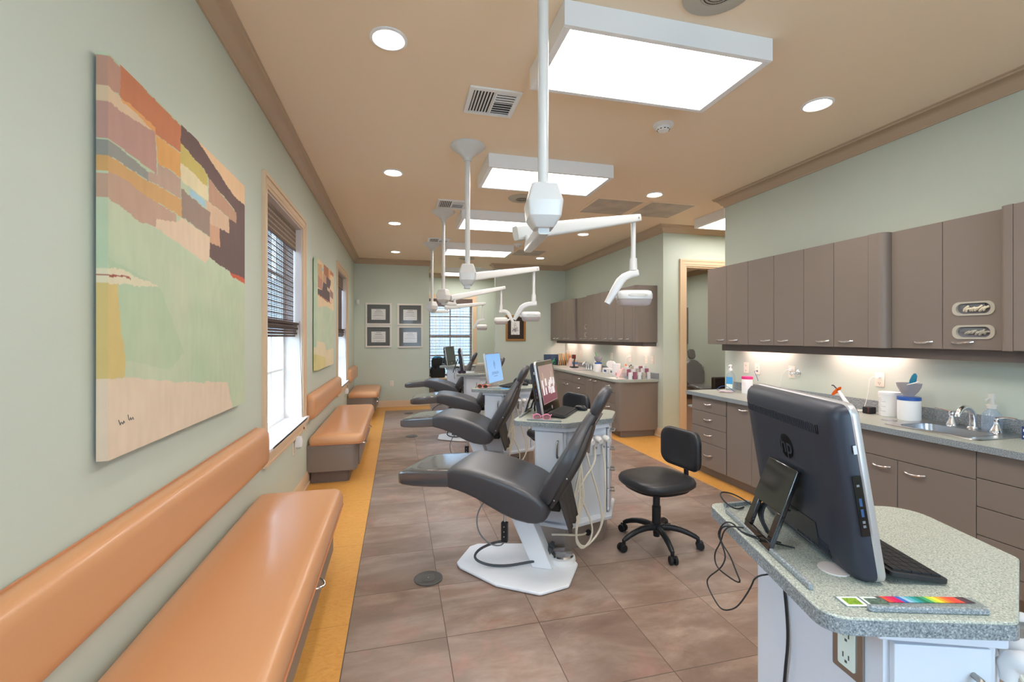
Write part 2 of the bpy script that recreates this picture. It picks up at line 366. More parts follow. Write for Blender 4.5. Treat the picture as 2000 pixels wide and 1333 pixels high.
for z0, z1 in ((WZ0, WZ0+.06), (WZ1-.06, WZ1)): b.box(BWX[0]+.06, xm_-.03, Y0-.12, Y0-.07, z0, z1).box(xm_+.03, BWX[1]-.06, Y0-.12, Y0-.07, z0, z1)
w5 = struct('window_5', b, 'whitep'); MB().box(BWX[0]+.06, BWX[1]-.06, Y0-.098, Y0-.094, WZ0+.06, WZ1-.06).build('pane', 'pane', w5)  # unseen window added behind the camera; its cool daylight reaches the near cart
b = MB().box(BWX[0]-.1, BWX[0], Y0, Y0+.025, WZ0-.1, WZ1+.1).box(BWX[1], BWX[1]+.1, Y0, Y0+.025, WZ0-.1, WZ1+.1).box(BWX[0], BWX[1], Y0, Y0+.025, WZ1, WZ1+.1).box(BWX[0], BWX[1], Y0, Y0+.04, WZ0-.04, WZ0); b.build('casing', 'trim', w5)
def portal(loc, rot, sx, sy):
    l = bpy.data.lights.new('sky_portal', 'AREA'); l.shape = 'RECTANGLE'; l.size = sx; l.size_y = sy; l.cycles.is_portal = True
    o = bpy.data.objects.new('sky_portal', l); COL.objects.link(o); o.location = loc; o.rotation_euler = rot
for a_, c_ in WIN: portal((XL-.23, (a_+c_)/2, (WZ0+WZ1)/2), (0, -PI/2, 0), WZ1-WZ0, c_-a_)
portal(portal_r, (-PI/2, 0, 0), RW[1]-RW[0], RW[3]-RW[2])
portal(((BWX[0]+BWX[1])/2, Y0-.15, (WZ0+WZ1)/2), (PI/2, 0, 0), BWX[1]-BWX[0], WZ1-WZ0)
struct('wall_far_room_right', MB().box(7.0, 7.14, YD, 12.6, 0, CE), 'wall')
struct('wall_far_room_back', MB().box(XF+.12, 7.0, 12.46, 12.6, 0, CE), 'wall')
struct('wall_far_room_left', MB().box(XF, XF+.12, YB+.12, 12.6, 0, CE), 'wall')
path = [(XR, Y0), (XR, YN), (6.9, YN), (6.9, YD), (XF, YD), (XF, YB), (2.065, YB), (2.065, YB+.12), (3.2, YB+.12), (3.2, YR), (.63, YR), (.63, YB), (XL, YB), (XL, Y0)]
cp = [(0, CE-.105), (.012, CE-.105), (.014, CE-.092), (.03, CE-.08), (.045, CE-.055), (.07, CE-.03), (.088, CE-.022), (.092, CE-.01), (.1, CE-.008), (.1, CE), (0, CE)]
struct('trim_1', sweep(path, cp), 'crown')
struct('trim_2', sweep([(7.0, YD+.12), (7.0, 12.46), (XF+.12, 12.46), (XF+.12, YD+.12)], cp), 'crown')
bp_ = [(0, 0), (.022, 0), (.022, .02), (.014, .03), (.014, .105), (.008, .122), (.004, .135), (0, .135)]
def base(name, pth): struct(name, sweep(pth, bp_, False), 'trim')
base('baseboard_left', [(XL, YB), (XL, Y0)])
base('baseboard_back_left', [(.63, YR), (.63, YB), (XL+.022, YB)])
base('baseboard_recess', [(3.2, YB+.12), (3.2, YR), (.65, YR)])
base('baseboard_right_far', [(DX0-.1, YD), (XF, YD), (XF, 6.0)])
base('baseboard_back_right', [(3.0, YB), (2.065, YB), (2.065, YB+.12)])
base('baseboard_alcove', [(XR, 4.42), (XR, YN), (6.9, YN), (6.9, YD), (DX1+.1, YD)])

# door casing in the alcove
def casing(prof_w, sides, axis_fn):
    pass
d = MB()
def frame_y(mb, x0, x1, z0, z1, w_, y, dy, bottom=False):
    """casing boards round an opening in a wall facing -y"""
    st = [(0, dy*.6), (.25, dy*.6), (.3, dy*.8), (.72, dy*.8), (.78, dy), (1, dy)]
    for a, b_ in zip(st, st[1:]):
        if a[0] == b_[0]: continue
        p, q, t = a[0]*w_, b_[0]*w_, max(a[1], b_[1])
        mb.box(x0-q, x0-p, y-t, y, z0 if not bottom else z0-q, z1+q)
        mb.box(x1+p, x1+q, y-t, y, z0 if not bottom else z0-q, z1+q)
        mb.box(x0-p, x1+p, y-t, y, z1+p, z1+q)
frame_y(d, DX0, DX1, 0, DZ, .1, YD, .03)
d.box(DX0, DX0+.02, YD-.005, YD+.125, 0, DZ).box(DX1-.02, DX1, YD-.005, YD+.125, 0, DZ).box(DX0+.02, DX1-.02, YD-.005, YD+.125, DZ-.02, DZ)
struct('door_1', d, 'trim')

def woven(mb, L, z0, z1, xface, u0, ax):
    """woven slats between u0 and u0+L; ax maps (u, depth, z)"""
    pass
def window_left(n, y0, y1, blind_bottom):
    e = bpy.data.objects.new('window_%d' % n, None); COL.objects.link(e); e.location = (XL, (y0+y1)/2, WZ0); e['kind'] = 'structure'
    c = MB()
    for p, q, t in ((.0, .025, .012), (.025, .07, .016), (.07, .095, .024)):
        c.box(XL, XL+t, y0-q, y0-p, WZ0-.0, WZ1+q).box(XL, XL+t, y1+p, y1+q, WZ0, WZ1+q).box(XL, XL+t, y0-p, y1+p, WZ1+p, WZ1+q)
    c.build('casing', 'trim', e, world=True)
    s_ = MB().box(XL-.17, XL+.045, y0-.0, y1+.0, WZ0-.0, WZ0+.022); s_.box(XL+.0, XL+.045, y0-.1, y1+.1, WZ0-.002, WZ0+.02)
    s_.build('sill', 'sill', e, world=True, bevel=.004)
    a = MB().box(XL, XL+.042, y0-.1, y1+.1, WZ0-.03, WZ0-.0005).box(XL, XL+.018, y0-.09, y1+.09, WZ0-.085, WZ0-.03).box(XL, XL+.026, y0-.09, y1+.09, WZ0-.1, WZ0-.085)
    a.build('apron', 'trim', e, world=True)
    j = MB().box(XL-.17, XL-.001, y0, y0+.012, WZ0+.022, WZ1).box(XL-.17, XL-.001, y1-.012, y1, WZ0+.022, WZ1).box(XL-.17, XL-.001, y0+.012, y1-.012, WZ1-.012, WZ1)
    j.build('jamb', 'jamb', e, world=True)
    f = MB(); X0, X1 = XL-.2, XL-.15; zb, zt, zm = WZ0+.022, WZ1-.012, 1.56
    f.box(X0, X1, y0, y0+.045, zb, zt).box(X0, X1, y1-.045, y1, zb, zt).box(X0, X1, y0+.045, y1-.045, zb, zb+.05).box(X0, X1, y0+.045, y1-.045, zt-.05, zt).box(X0, X1, y0+.045, y1-.045, zm, zm+.05)
    for k in (1, 2): yy = y0+.045+(y1-y0-.09)*k/3; f.box(X0+.012, X1-.008, yy-.01, yy+.01, zb+.05, zt-.05)
    for zz in ((zb+.05+zm)/2, (zm+.05+zt-.05)/2): f.box(X0+.013, X1-.009, y0+.045, y1-.045, zz-.01, zz+.01)
    f.build('window_frame', 'whitep', e, world=True)
    MB().box(X0+.018, X0+.022, y0+.045, y1-.045, zb+.05, zt-.05).build('pane', 'pane', e, world=True)
    return e
for n, (a, c) in enumerate(WIN): window_left(n+1, a, c, 1.46)
# recess window
e = bpy.data.objects.new('window_4', None); COL.objects.link(e); e.location = (1.3, YR, RW[2]); e['kind'] = 'structure'
c = MB()
for p, q, t in ((0, .03, .012), (.03, .08, .018), (.08, .11, .026)):
    c.box(RW[0]-min(q, .105), RW[0]-p, YR-t, YR, RW[2], RW[3]+q).box(RW[1]+p, RW[1]+q, YR-t, YR, RW[2], RW[3]+q).box(RW[0]-p, RW[1]+p, YR-t, YR, RW[3]+p, RW[3]+q)
c.build('casing', 'trim', e, world=True)
f = MB(); ya, yb_ = YR+.15, YR+.2
f.box(RW[0], RW[0]+.05, ya, yb_, RW[2], RW[3]).box(RW[1]-.05, RW[1], ya, yb_, RW[2], RW[3]).box(RW[0]+.05, RW[1]-.05, ya, yb_, RW[2], RW[2]+.06).box(RW[0]+.05, RW[1]-.05, ya, yb_, RW[3]-.05, RW[3]).box(RW[0]+.05, RW[1]-.05, ya, yb_, 1.44, 1.5)
xm = (RW[0]+RW[1])/2; f.box(xm-.014, xm+.014, ya+.012, yb_-.008, RW[2]+.06, RW[3]-.05)
for zz in (.97, 1.97): f.box(RW[0]+.05, RW[1]-.05, ya+.013, yb_-.009, zz-.014, zz+.014)
f.build('window_frame', 'jamb', e, world=True)
MB().box(RW[0]+.05, RW[1]-.05, yb_-.03, yb_-.026, RW[2]+.06, RW[3]-.05).build('pane', 'pane', e, world=True)
MB().box(RW[0]-.1, RW[1]+.1, YR-.05, YR+.15, RW[2]-.03, RW[2]).build('sill', 'sill', e, world=True)
struct('wall_outside', MB().box(-4.2, -4.0, -4, 14, -.4, 2.6), 'siding')
struct('wall_window_backdrop', MB().box(-6, 8, 17, 17.2, -.4, 3.4), 'siding')  # added backdrop that tones the brightness behind the recess window
struct('floor_outside', MB().box(-12, -1.25, -8, 20, -.4, -.3).box(-1.25, 9, 12.85, 24, -.4, -.3), 'gground')

# woven blinds
def blind(label, y0, y1, ztop, zbot, stack=True, ax='x', X=None, group=None, step=.0145):
    t = thing('woven_blind', label, 'window blind', ((X, (y0+y1)/2, zbot) if ax == 'x' else ((y0+y1)/2, X, zbot)), 0, group)
    sgn = 1 if ax == 'x' else -1
    def bx(mb, u0, u1, d0, d1, z0, z1, mi=0):
        d0, d1 = sorted((d0*sgn, d1*sgn))
        return mb.box(X+d0, X+d1, u0, u1, z0, z1, mi) if ax == 'x' else mb.box(u0, u1, X+d0, X+d1, z0, z1, mi)
    v = MB(); zz = ztop; k = 0
    while zz > ztop-.19:
        bx(v, y0, y1, .018, .024, zz-.0125, zz, 0 if k % 3 else 1); zz -= .0135; k += 1
    uu = y0+.02
    while uu < y1: bx(v, uu, uu+.004, .0245, .026, ztop-.19, ztop, 1); uu += .045
    v.build('valance', ['bamboo', 'bam_l'] if ax == 'x' else ['bamboo', 'bamboo_d'], t, world=True)
    s_ = MB(); zz = ztop-.01; k = 0; zs = zbot+(.13 if stack else .02)
    while zz > zs:
        h = (.0085 if k % 3 == 0 else .003) if ax == 'x' else (.012 if k % 4 == 0 else .0035); bx(s_, y0+.01, y1-.01, .002, .006, zz-h, zz, 0 if k % (3 if ax == 'x' else 4) == 0 else 1); zz -= step; k += 1
    uu = y0+.02; k = 0
    while uu < y1-.01: bx(s_, uu, uu+((.0028 if k % 4 else .005) if ax == 'x' else (.003 if k % 2 else .009)), .0065, .0085, zs, ztop-.01, 2 if k % 4 else 1); uu += .019; k += 1
    s_.build('woven_slats', ['bamboo', 'bamboo_d', 'bamboo'], t, world=True)
    q = MB()
    if stack:
        for k in range(6): bx(q, y0+.005, y1-.005, .0, .02+.012*(k % 2)+.004*k, zbot+.022*k, zbot+.022*k+.018, k % 2)
    else: bx(q, y0+.01, y1-.01, 0, .02, zbot, zbot+.025)
    q.build('folded_hem', ['bamboo', 'bamboo_d'], t, world=True)
    return t
def cord(t, y, z0, z1, X):
    MB().tube([(X, y, z0), (X+.012, y+.01, (z0+z1)/2), (X+.03, y+.03, z1)], .0018, 6).lathe([(.002, .03), (.009, .022), (.007, .012), (.011, 0), (.003, -.004)], (X+.03, y+.03, z1-.01), 10).build('pull_cord', 'bamboo_d', t, world=True)
BG = 'woven blinds of the side windows'
for i, (a, c) in enumerate(WIN):
    if i == 0: continue
    lab = ['brown woven blind in the window behind the viewer', 'brown woven blind half lowered in the window between the two paintings', 'brown woven blind half lowered in the window above the gap before the farthest bench'][i]
    t = blind(lab, a+.015, c-.015, WZ1-.015, 1.455, X=XL-.075, group=BG)
    if i: cord(t, c-.05, 1.6, .60, XL-.012)
blind('brown woven blind fully lowered over the far recess window', RW[0]+.005, RW[1]-.005, RW[3]-.005, RW[2]+.02, False, 'y', YR+.02, step=.0185)

# ---------------------------------------------------------------- ceiling fixtures
def panel(x, y, label, lx=1.18, ly=.585, g='ceiling light panels'):
    t = thing('ceiling_light', label, 'ceiling light', (x+lx/2, y+ly/2, CE), 0, g)
    b = MB(); z0 = CE-.12; b.box(x, x+lx, y, y+.015, z0, CE).box(x, x+lx, y+ly-.015, y+ly, z0, CE).box(x, x+.015, y+.015, y+ly-.015, z0, CE).box(x+lx-.015, x+lx, y+.015, y+ly-.015, z0, CE)
    b.box(x+.015, x+.04, y+.015, y+ly-.015, z0, z0+.012).box(x+lx-.04, x+lx-.015, y+.015, y+ly-.015, z0, z0+.012).box(x+.04, x+lx-.04, y+.015, y+.03, z0, z0+.012).box(x+.04, x+lx-.04, y+ly-.03, y+ly-.015, z0, z0+.012)
    b.build('housing', 'whitep', t, world=True, bevel=.002)
    MB().box(x+.03, x+lx-.03, y+.025, y+ly-.025, z0+.005, z0+.016).build('diffuser', 'led', t, world=True)
for x, y, l in ((.76, .1, 'white box light panel on the ceiling behind the viewer'), (.76, 2.02, 'nearest and largest looking white box light panel on the ceiling'), (.76, 3.87, 'second white box light panel from the front, past the smoke detector'), (.765, 5.65, 'third white box light panel from the front, behind the second ceiling pole'), (.77, 7.68, 'farthest main-room white box light panel, in front of the back wall'), (3.91, 4.83, 'white box light panel in the alcove on the right, partly cut by the wall'), (1.0, 10.5, 'white box light panel in the far window recess')): panel(x, y, l)
panel(5.0, 6.9, 'unseen light panel added to brighten the room behind the doorway', g='room behind the door lights')  # added panel, out of view, brightens the dark room past the door
panel(5.0, 9.2, 'white light panel deep inside the room behind the doorway', g='room behind the door lights')
def downlight(x, y, label):
    t = thing('downlight', label, 'ceiling light', (x, y, CE), 0, 'round recessed downlights')
    MB().lathe([(.098, 0), (.098, -.006), (.085, -.01), (.074, -.004), (.074, .0)], seg=32, cap=False).build('trim_ring', 'whitep', t)
    MB().lathe([(.075, 0), (.075, -.004)], seg=32).build('lens', 'can', t)
    l = bpy.data.lights.new('downlight_lamp', 'SPOT'); l.energy = DOWN_W; l.spot_size = math.radians(118); l.spot_blend = .8; l.shadow_soft_size = .06; l.color = (1, .93, .84)
    o = bpy.data.objects.new('downlight_lamp', l); COL.objects.link(o); o.parent = t; o.location = (0, 0, -.03)
ords = ['behind the viewer', 'nearest', 'second', 'third', 'farthest']
for i, y in enumerate((.48, 2.518, 4.56, 6.59, 8.80)):
    downlight(-.05, y, ['round ceiling downlight on the window side behind the viewer', 'bright round downlight nearest the viewer on the window side', 'second round downlight along the window side', 'third round downlight along the window side', 'farthest round downlight along the window side'][i])
    downlight(2.785, y, ['round ceiling downlight on the cabinet side behind the viewer', 'nearest round downlight on the cabinet side, right of the smoke detector', 'second round downlight on the cabinet side, by the perforated vent', 'third round downlight on the cabinet side, above the lamp arm', 'farthest round downlight on the cabinet side'][i])
def vent(x, y, label, s_=.345):
    t = thing('ceiling_vent', label, 'air vent', (x+s_/2, y+s_/2, CE), 0, 'louvred ceiling vents')
    b = MB(); w_ = .03; z0 = CE-.012
    b.box(x, x+s_, y, y+w_, z0, CE).box(x, x+s_, y+s_-w_, y+s_, z0, CE).box(x, x+w_, y+w_, y+s_-w_, z0, CE).box(x+s_-w_, x+s_, y+w_, y+s_-w_, z0, CE)
    xm = x+s_*.52; b.box(xm-.006, xm+.006, y+w_, y+s_-w_, z0, CE); b.build('frame', 'whitep', t, world=True, bevel=.002)
    MB().box(x+w_, x+s_-w_, y+w_, y+s_-w_, CE-.003, CE-.001).build('backing', 'vent_d', t, world=True)
    L = MB()
    for k in range(7):
        xx = x+w_+.006+k*(xm-x-w_-.012)/6.6; L.rings([[(xx, y+w_, z0+.001), (xx+.011, y+w_, CE-.003), (xx+.0135, y+w_, CE-.003), (xx+.0025, y+w_, z0+.001)], [(xx, y+s_-w_, z0+.001), (xx+.011, y+s_-w_, CE-.003), (xx+.0135, y+s_-w_, CE-.003), (xx+.0025, y+s_-w_, z0+.001)]])
    for k in range(9):
        yy = y+w_+.006+k*(s_-2*w_)/9.2; tk = .0035 if k > 3 else .016
        L.box(xm+.006, x+s_-w_, yy, yy+tk, z0+.001, z0+.004)
    L.build('louvres', 'whitep', t, world=True, smooth=False)
vent(.443, 2.855, 'louvred white vent beside the nearest pole and light panel'); vent(.445, 5.3, 'louvred white vent partly behind the second ceiling pole'); vent(.47, 7.4, 'louvred white vent in front of the back wall poles')
vent(1.5, 10.3, 'louvred white vent in the recess ceiling')
def speaker(x, y, label):
    t = thing('ceiling_speaker', label, 'speaker', (x, y, CE), 0, 'ceiling speakers')
    MB().lathe([(.16, 0), (.16, -.006), (.15, -.012), (.08, -.014), (.08, 0)], seg=36, cap=False).build('rim', 'spk', t)
    g = MB().lathe([(.08, -.011), (.078, -.0145), (.0, -.0155)], seg=24, cap=False)
    for r in (.02, .035, .05, .065):
        for k in range(int(r*900)): a = 2*PI*k/int(r*900); g.box(r*math.cos(a)-.002, r*math.cos(a)+.002, r*math.sin(a)-.002, r*math.sin(a)+.002, -.0175, -.0145, 1)
    g.build('grille', ['spk', 'vent_d'], t)
speaker(1.43, 1.80, 'round ceiling speaker cut by the top edge above the near light panel'); speaker(1.38, 5.05, 'round ceiling speaker just behind the second light panel'); speaker(1.35, 9.2, 'faint round ceiling speaker near the back wall')
def smoke(x, y, label):
    t = thing('smoke_detector', label, 'smoke detector', (x, y, CE), 0, 'smoke detectors')
    MB().lathe([(.075, 0), (.075, -.012), (.068, -.018), (.05, -.02)], seg=28).build('base', 'whitep', t)
    c = MB().lathe([(.048, -.018), (.046, -.036), (.036, -.05), (.015, -.053), (.0, -.053)], seg=28, cap=False)
    for k in range(10): a = 2*PI*k/10; c.box(.04*math.cos(a)-.006, .04*math.cos(a)+.006, .04*math.sin(a)-.006, .04*math.sin(a)+.006, -.043, -.039, 1)
    c.build('sensor_cap', ['whitep', 'vent_d'], t)
smoke(1.93, 3.04, 'white smoke detector behind the nearest light panel'); smoke(1.99, 7.57, 'white smoke detector beside the farthest light panel')
def perf(x0, x1, y0, y1, label):
    t = thing('return_air_grille', label, 'air vent', ((x0+x1)/2, (y0+y1)/2, CE), 0, 'perforated return air grilles')
    MB().prism(rect(x0, y0, x1, y1), CE-.006, CE).build('frame', 'ceil', t, world=True, bevel=.002)
    MB().box(x0+.035, x1-.035, y0+.035, y1-.035, CE-.009, CE-.006).build('perforated_plate', 'perf', t, world=True)
perf(2.2, 2.84, 4.8, 5.44, 'left one of the two perforated ceiling grilles'); perf(2.88, 3.52, 4.78, 5.43, 'right one of the two perforated ceiling grilles')
perf(2.1, 2.7, 8.0, 8.6, 'far perforated ceiling grille beyond the last light panel')

# ---------------------------------------------------------------- paintings
PA= [((198,206,174),[(-0.1,-0.1),(1.1,-0.1),(1.1,1.1),(-0.1,1.1)]),((188,202,168),[(0,0.5),(0.25,0.45),(0.4,0.25),(0.3,0.2),(0.05,0.25)]),((226,204,178),[(-0.019,0.202),(0.133,0.192),(0.352,0.158),(0.784,0.115),(0.849,-0.002),(0.961,-0.28),(-0.019,-0.005)]),((212,188,122),[(-0.019,0.452),(0.038,0.444),(0.052,0.314),(0.073,0.246),(0.066,0.198),(-0.019,0.202)]),((222,212,180),[(-0.019,0.476),(0.046,0.477),(0.156,0.462),(0.242,0.454),(0.156,0.445),(-0.019,0.437)]),((160,80,65),[(-0.019,0.458),(0.032,0.461),(0.094,0.46),(0.094,0.456),(0.032,0.456),(-0.019,0.454)]),((190,145,125),[(-0.003,0.993),(0.049,0.994),(0.049,0.921),(-0.003,0.916)]),((200,122,82),[(0.049,1.006),(0.377,0.991),(0.375,0.907),(0.218,0.897),(0.049,0.919)]),((222,193,158),[(-0.003,0.919),(0.223,0.905),(0.223,0.872),(-0.003,0.871)]),((226,160,95),[(0.053,0.92),(0.223,0.915),(0.223,0.899),(0.053,0.913)]),((190,146,132),[(-0.003,0.88),(0.077,0.885),(0.22,0.9),(0.23,0.783),(0.089,0.787),(-0.003,0.79)]),((150,148,138),[(-0.003,0.788),(0.179,0.775),(0.179,0.751),(0.093,0.749),(-0.003,0.749)]),((226,166,92),[(0.223,0.896),(0.377,0.904),(0.375,0.825),(0.233,0.819)]),((188,158,138),[(0.179,0.775),(0.23,0.783),(0.233,0.819),(0.375,0.822),(0.377,0.756),(0.179,0.751)]),((212,164,104),[(-0.003,0.749),(0.093,0.747),(0.179,0.749),(0.38,0.754),(0.38,0.697),(0.188,0.7),(0.081,0.715),(-0.003,0.71)]),((194,158,134),[(-0.003,0.71),(0.081,0.715),(0.188,0.7),(0.346,0.694),(0.346,0.661),(0.218,0.625),(0.141,0.619),(-0.003,0.646)]),((106,80,76),[(0.377,0.998),(0.487,1.002),(0.722,1.008),(1.037,0.989),(1.037,0.552),(0.605,0.602),(0.605,0.658),(0.703,0.66),(0.703,0.737),(0.802,0.741),(0.802,0.807),(0.89,0.798),(0.867,0.856),(0.596,0.898),(0.563,0.914),(0.375,0.936)]),((236,196,152),[(0.48,1.006),(1.037,1.024),(1.037,0.911),(0.845,0.913),(0.648,0.965)]),((204,184,100),[(0.375,0.936),(0.588,0.909),(0.588,0.861),(0.375,0.87)]),((230,214,172),[(0.377,0.874),(0.588,0.861),(0.588,0.809),(0.377,0.817)]),((190,148,120),[(0.596,0.898),(0.89,0.846),(0.89,0.798),(0.596,0.812)]),((218,184,152),[(0.563,0.812),(0.802,0.799),(0.802,0.741),(0.703,0.734),(0.605,0.728)]),((156,132,118),[(0.38,0.79),(0.613,0.772),(0.605,0.679),(0.38,0.697)]),((165,200,212),[(0.438,0.811),(0.563,0.806),(0.563,0.78),(0.438,0.787)]),((226,200,170),[(0.223,0.653),(0.34,0.669),(0.38,0.694),(0.605,0.676),(0.605,0.596),(0.563,0.578),(0.218,0.625)]),((210,162,130),[(0.605,0.728),(0.703,0.734),(0.703,0.66),(0.605,0.658)]),((206,90,58),[(0.802,0.579),(1.011,0.57),(1.011,0.549),(0.845,0.561)])]
PB= [((204,212,184),[(-0.1,-0.1),(1.1,-0.1),(1.1,1.1),(-0.1,1.1)]),((236,208,168),[(0.053,1.016),(0.364,1.018),(1.079,1.032),(1.079,0.577),(0.521,0.603),(0.053,0.562)]),((232,214,178),[(0.008,0.263),(0.408,0.24),(0.521,0.162),(1.079,0.176),(1.079,-0.094),(-0.038,-0.013)]),((222,206,140),[(-0.038,0.146),(0.463,0.097),(0.463,-0.054),(-0.038,-0.013)]),((216,170,120),[(0.053,0.956),(0.248,0.971),(0.327,0.818),(0.053,0.845)]),((176,205,205),[(0.238,0.951),(0.353,0.951),(0.342,0.922),(0.238,0.924)]),((180,115,80),[(0.364,1.008),(0.652,1.013),(0.652,0.894),(0.364,0.907)]),((232,175,110),[(0.652,1.013),(0.766,1.013),(0.766,0.904),(0.652,0.899)]),((200,125,95),[(0.766,1.01),(1.116,1.026),(1.116,0.966),(0.766,0.955)]),((200,140,115),[(0.053,0.853),(0.289,0.832),(0.289,0.741),(0.053,0.742)]),((205,160,125),[(0.327,0.902),(0.521,0.901),(0.521,0.829),(0.327,0.828)]),((96,74,74),[(0.521,0.901),(0.799,0.898),(0.799,0.852),(0.734,0.814),(0.734,0.658),(0.58,0.651),(0.053,0.677),(0.053,0.729),(0.289,0.741),(0.327,0.828),(0.521,0.824)]),((232,205,165),[(0.799,0.898),(1.079,0.891),(1.079,0.826),(0.799,0.827)]),((222,190,160),[(0.568,0.805),(0.734,0.799),(0.734,0.759),(0.568,0.771)]),((160,120,110),[(0.747,0.801),(0.97,0.782),(0.97,0.713),(0.747,0.72)]),((235,200,165),[(0.734,0.708),(1.079,0.707),(1.079,0.664),(0.734,0.658)]),((200,120,80),[(0.053,0.684),(0.819,0.66),(0.819,0.651),(0.053,0.673)])]

def inside(p, poly):
    c = False; n = len(poly)
    for i in range(n):
        x1, y1 = poly[i]; x2, y2 = poly[(i+1) % n]
        if (y1 > p[1]) != (y2 > p[1]) and p[0] < (x2-x1)*(p[1]-y1)/(y2-y1)+x1: c = not c
    return c
from mathutils import noise as NZ
def painting(name, label, y0, y1, z0, z1, polys, seed, sig=None):
    t = thing(name, label, 'painting', (XL, (y0+y1)/2, z0)); xf, xb = XL+.04, XL+.01
    nx, nz = (340, 340) if seed == 1 else (220, 220); bm = bmesh.new(); lay = bm.verts.layers.float_color.new('pigment'); boxes = []
    for c, pl in polys: xs = [p[0] for p in pl]; zs = [p[1] for p in pl]; boxes.append((min(xs), max(xs), min(zs), max(zs)))
    def colr(u, v):
        q = Vector((u*18, v*18, seed)); j = NZ.noise_vector(q)*.005+NZ.noise_vector(q*3.1)*.004; p = (u+j.x, v+j.y); c = (198, 206, 174)
        for (cc, pl), bx in zip(polys, boxes):
            if bx[0] <= p[0] <= bx[1] and bx[2] <= p[1] <= bx[3] and inside(p, pl): c = cc
        k = 1+.05*NZ.noise(Vector((u*5, v*9, seed+3)))+.05*NZ.noise(Vector((u*40, v*14, seed+5)))
        if c[1] > c[0] and c[2] < 190: g = .35+.5*NZ.noise(Vector((u*2.5, v*3.5, seed+8)))+.35*NZ.noise(Vector((u*9, v*7, seed+9))); c = (c[0]-18*g, c[1]-5*g, c[2]-8*g)
        return (*[min(1, x*k) for x in lin(c)], 1)
    cols = [(xb, 0.0)]+[(xf, i/nx) for i in range(nx+1)]+[(xb, 1.0)]; G = []
    for (x, u) in cols:
        colv = []
        for k in range(nz+1):
            vv = bm.verts.new((x, y0+(y1-y0)*u, z0+(z1-z0)*k/nz)); vv[lay] = colr(u, k/nz); colv.append(vv)
        G.append(colv)
    for a, b_ in zip(G, G[1:]):
        for k in range(nz): bm.faces.new([a[k], b_[k], b_[k+1], a[k+1]])
    for k in (0, nz): # top and bottom wraps
        e = [g[k] for g in G]; bm.faces.new(e)
    mb = MB(); mb.bm.free(); mb.bm = bm; mb.build('canvas', 'pigment', t, world=True, smooth=False)
    MB().box(XL+.003, xb+.0, y0+.03, y1-.03, z0+.03, z1-.03).build('stretcher_bars', 'jamb', t, world=True)
    if sig:
        s_ = MB()
        for k in range(2):
            s_.tube([(xf+.001, y0+.05+k*.05+i*.0045, z0+.10+k*.004+.005*math.sin(i*2.3+k)+(.012 if i == 0 else 0)) for i in range(8)], .0009, 5)
        s_.build('signature', 'ink', t, world=True)
painting('abstract_painting', 'large abstract canvas with orange and purple blocks over pale green', 1.59, 2.82, 1.09, 2.295, PA, 1, True)
painting('abstract_painting', 'smaller looking abstract canvas between the first and second window', 5.12, 6.40, 1.10, 2.29, PB, 6)

def diploma(x0, z0, label, g):
    w_, h = .52, .455; t = thing('framed_certificate', label, 'framed certificate', (x0+w_/2, YB, z0), 0, g); y = YB
    f = MB()
    for a, b_, d in ((0, .012, .02), (.012, .03, .028), (.03, .036, .018)):
        f.box(x0+a, x0+w_-a, y-d, y, z0+a, z0+b_).box(x0+a, x0+w_-a, y-d, y, z0+h-b_, z0+h-a).box(x0+a, x0+b_, y-d, y, z0+b_, z0+h-b_).box(x0+w_-b_, x0+w_-a, y-d, y, z0+b_, z0+h-b_)
    f.build('frame', 'fwhite', t, world=True)
    MB().box(x0+.036, x0+w_-.036, y-.010, y-.002, z0+.036, z0+h-.036).build('mat_board', 'fmat', t, world=True)
    m = MB().box(x0+.12, x0+w_-.12, y-.0115, y-.0105, z0+.11, z0+h-.125); xm = x0+w_/2
    for k, (hw, zz) in enumerate(((.05, .31), (.075, .275), (.09, .25), (.10, .235), (.07, .215), (.11, .2), (.11, .19), (.11, .145), (.04, .13))):
        zz = z0+zz*.98; m.box(xm-hw, xm+hw, y-.0119, y-.0115, zz, zz+(.007 if k in (0, 1) else .0025), 1)
    m.build('certificate', ['paper', 'ink'], t, world=True)
    MB().box(x0+.036, x0+w_-.036, y-.0145, y-.014, z0+.036, z0+h-.036).build('glass', 'glassf', t, world=True)
for x0, z0, l in ((-.655, 1.695, 'upper left framed certificate of the four on the back wall'), (-.02, 1.69, 'upper right framed certificate of the four on the back wall'), (-.655, 1.232, 'lower left framed certificate of the four, with a bright reflection'), (-.02, 1.222, 'lower right framed certificate of the four on the back wall')): diploma(x0, z0, l, 'four framed certificates')
t = thing('framed_print', 'gold framed black and white drawing in a wide dark brown mat', 'framed picture', (2.52, YB, 1.36)); x0, x1, z0, z1 = 2.29, 2.745, 1.36, 1.93; y = YB
f = MB()
for a, b_, d in ((0, .015, .022), (.015, .035, .034), (.035, .045, .02)):
    f.box(x0+a, x1-a, y-d, y, z0+a, z0+b_).box(x0+a, x1-a, y-d, y, z1-b_, z1-a).box(x0+a, x0+b_, y-d, y, z0+b_, z1-b_).box(x1-b_, x1-a, y-d, y, z0+b_, z1-b_)
f.build('frame', 'gold', t, world=True)
MB().box(x0+.045, x1-.045, y-.012, y-.002, z0+.045, z1-.045).build('mat_board', 'dbrown', t, world=True)
p = MB().box(x0+.12, x1-.14, y-.014, y-.0125, z0+.14, z1-.13); rr = random.Random(3)
for k in range(34):
    cx, cz = x0+.205+rr.gauss(0, .032), z0+.26+rr.gauss(0, .045); a0 = rr.random()*6
    p.tube([(cx+.02*math.cos(a0+i*.9), y-.0145, cz+.024*math.sin(a0+i*.9)) for i in range(5)], .0022, 5, 1)
p.build('drawing', ['paper', 'ink'], t, world=True)

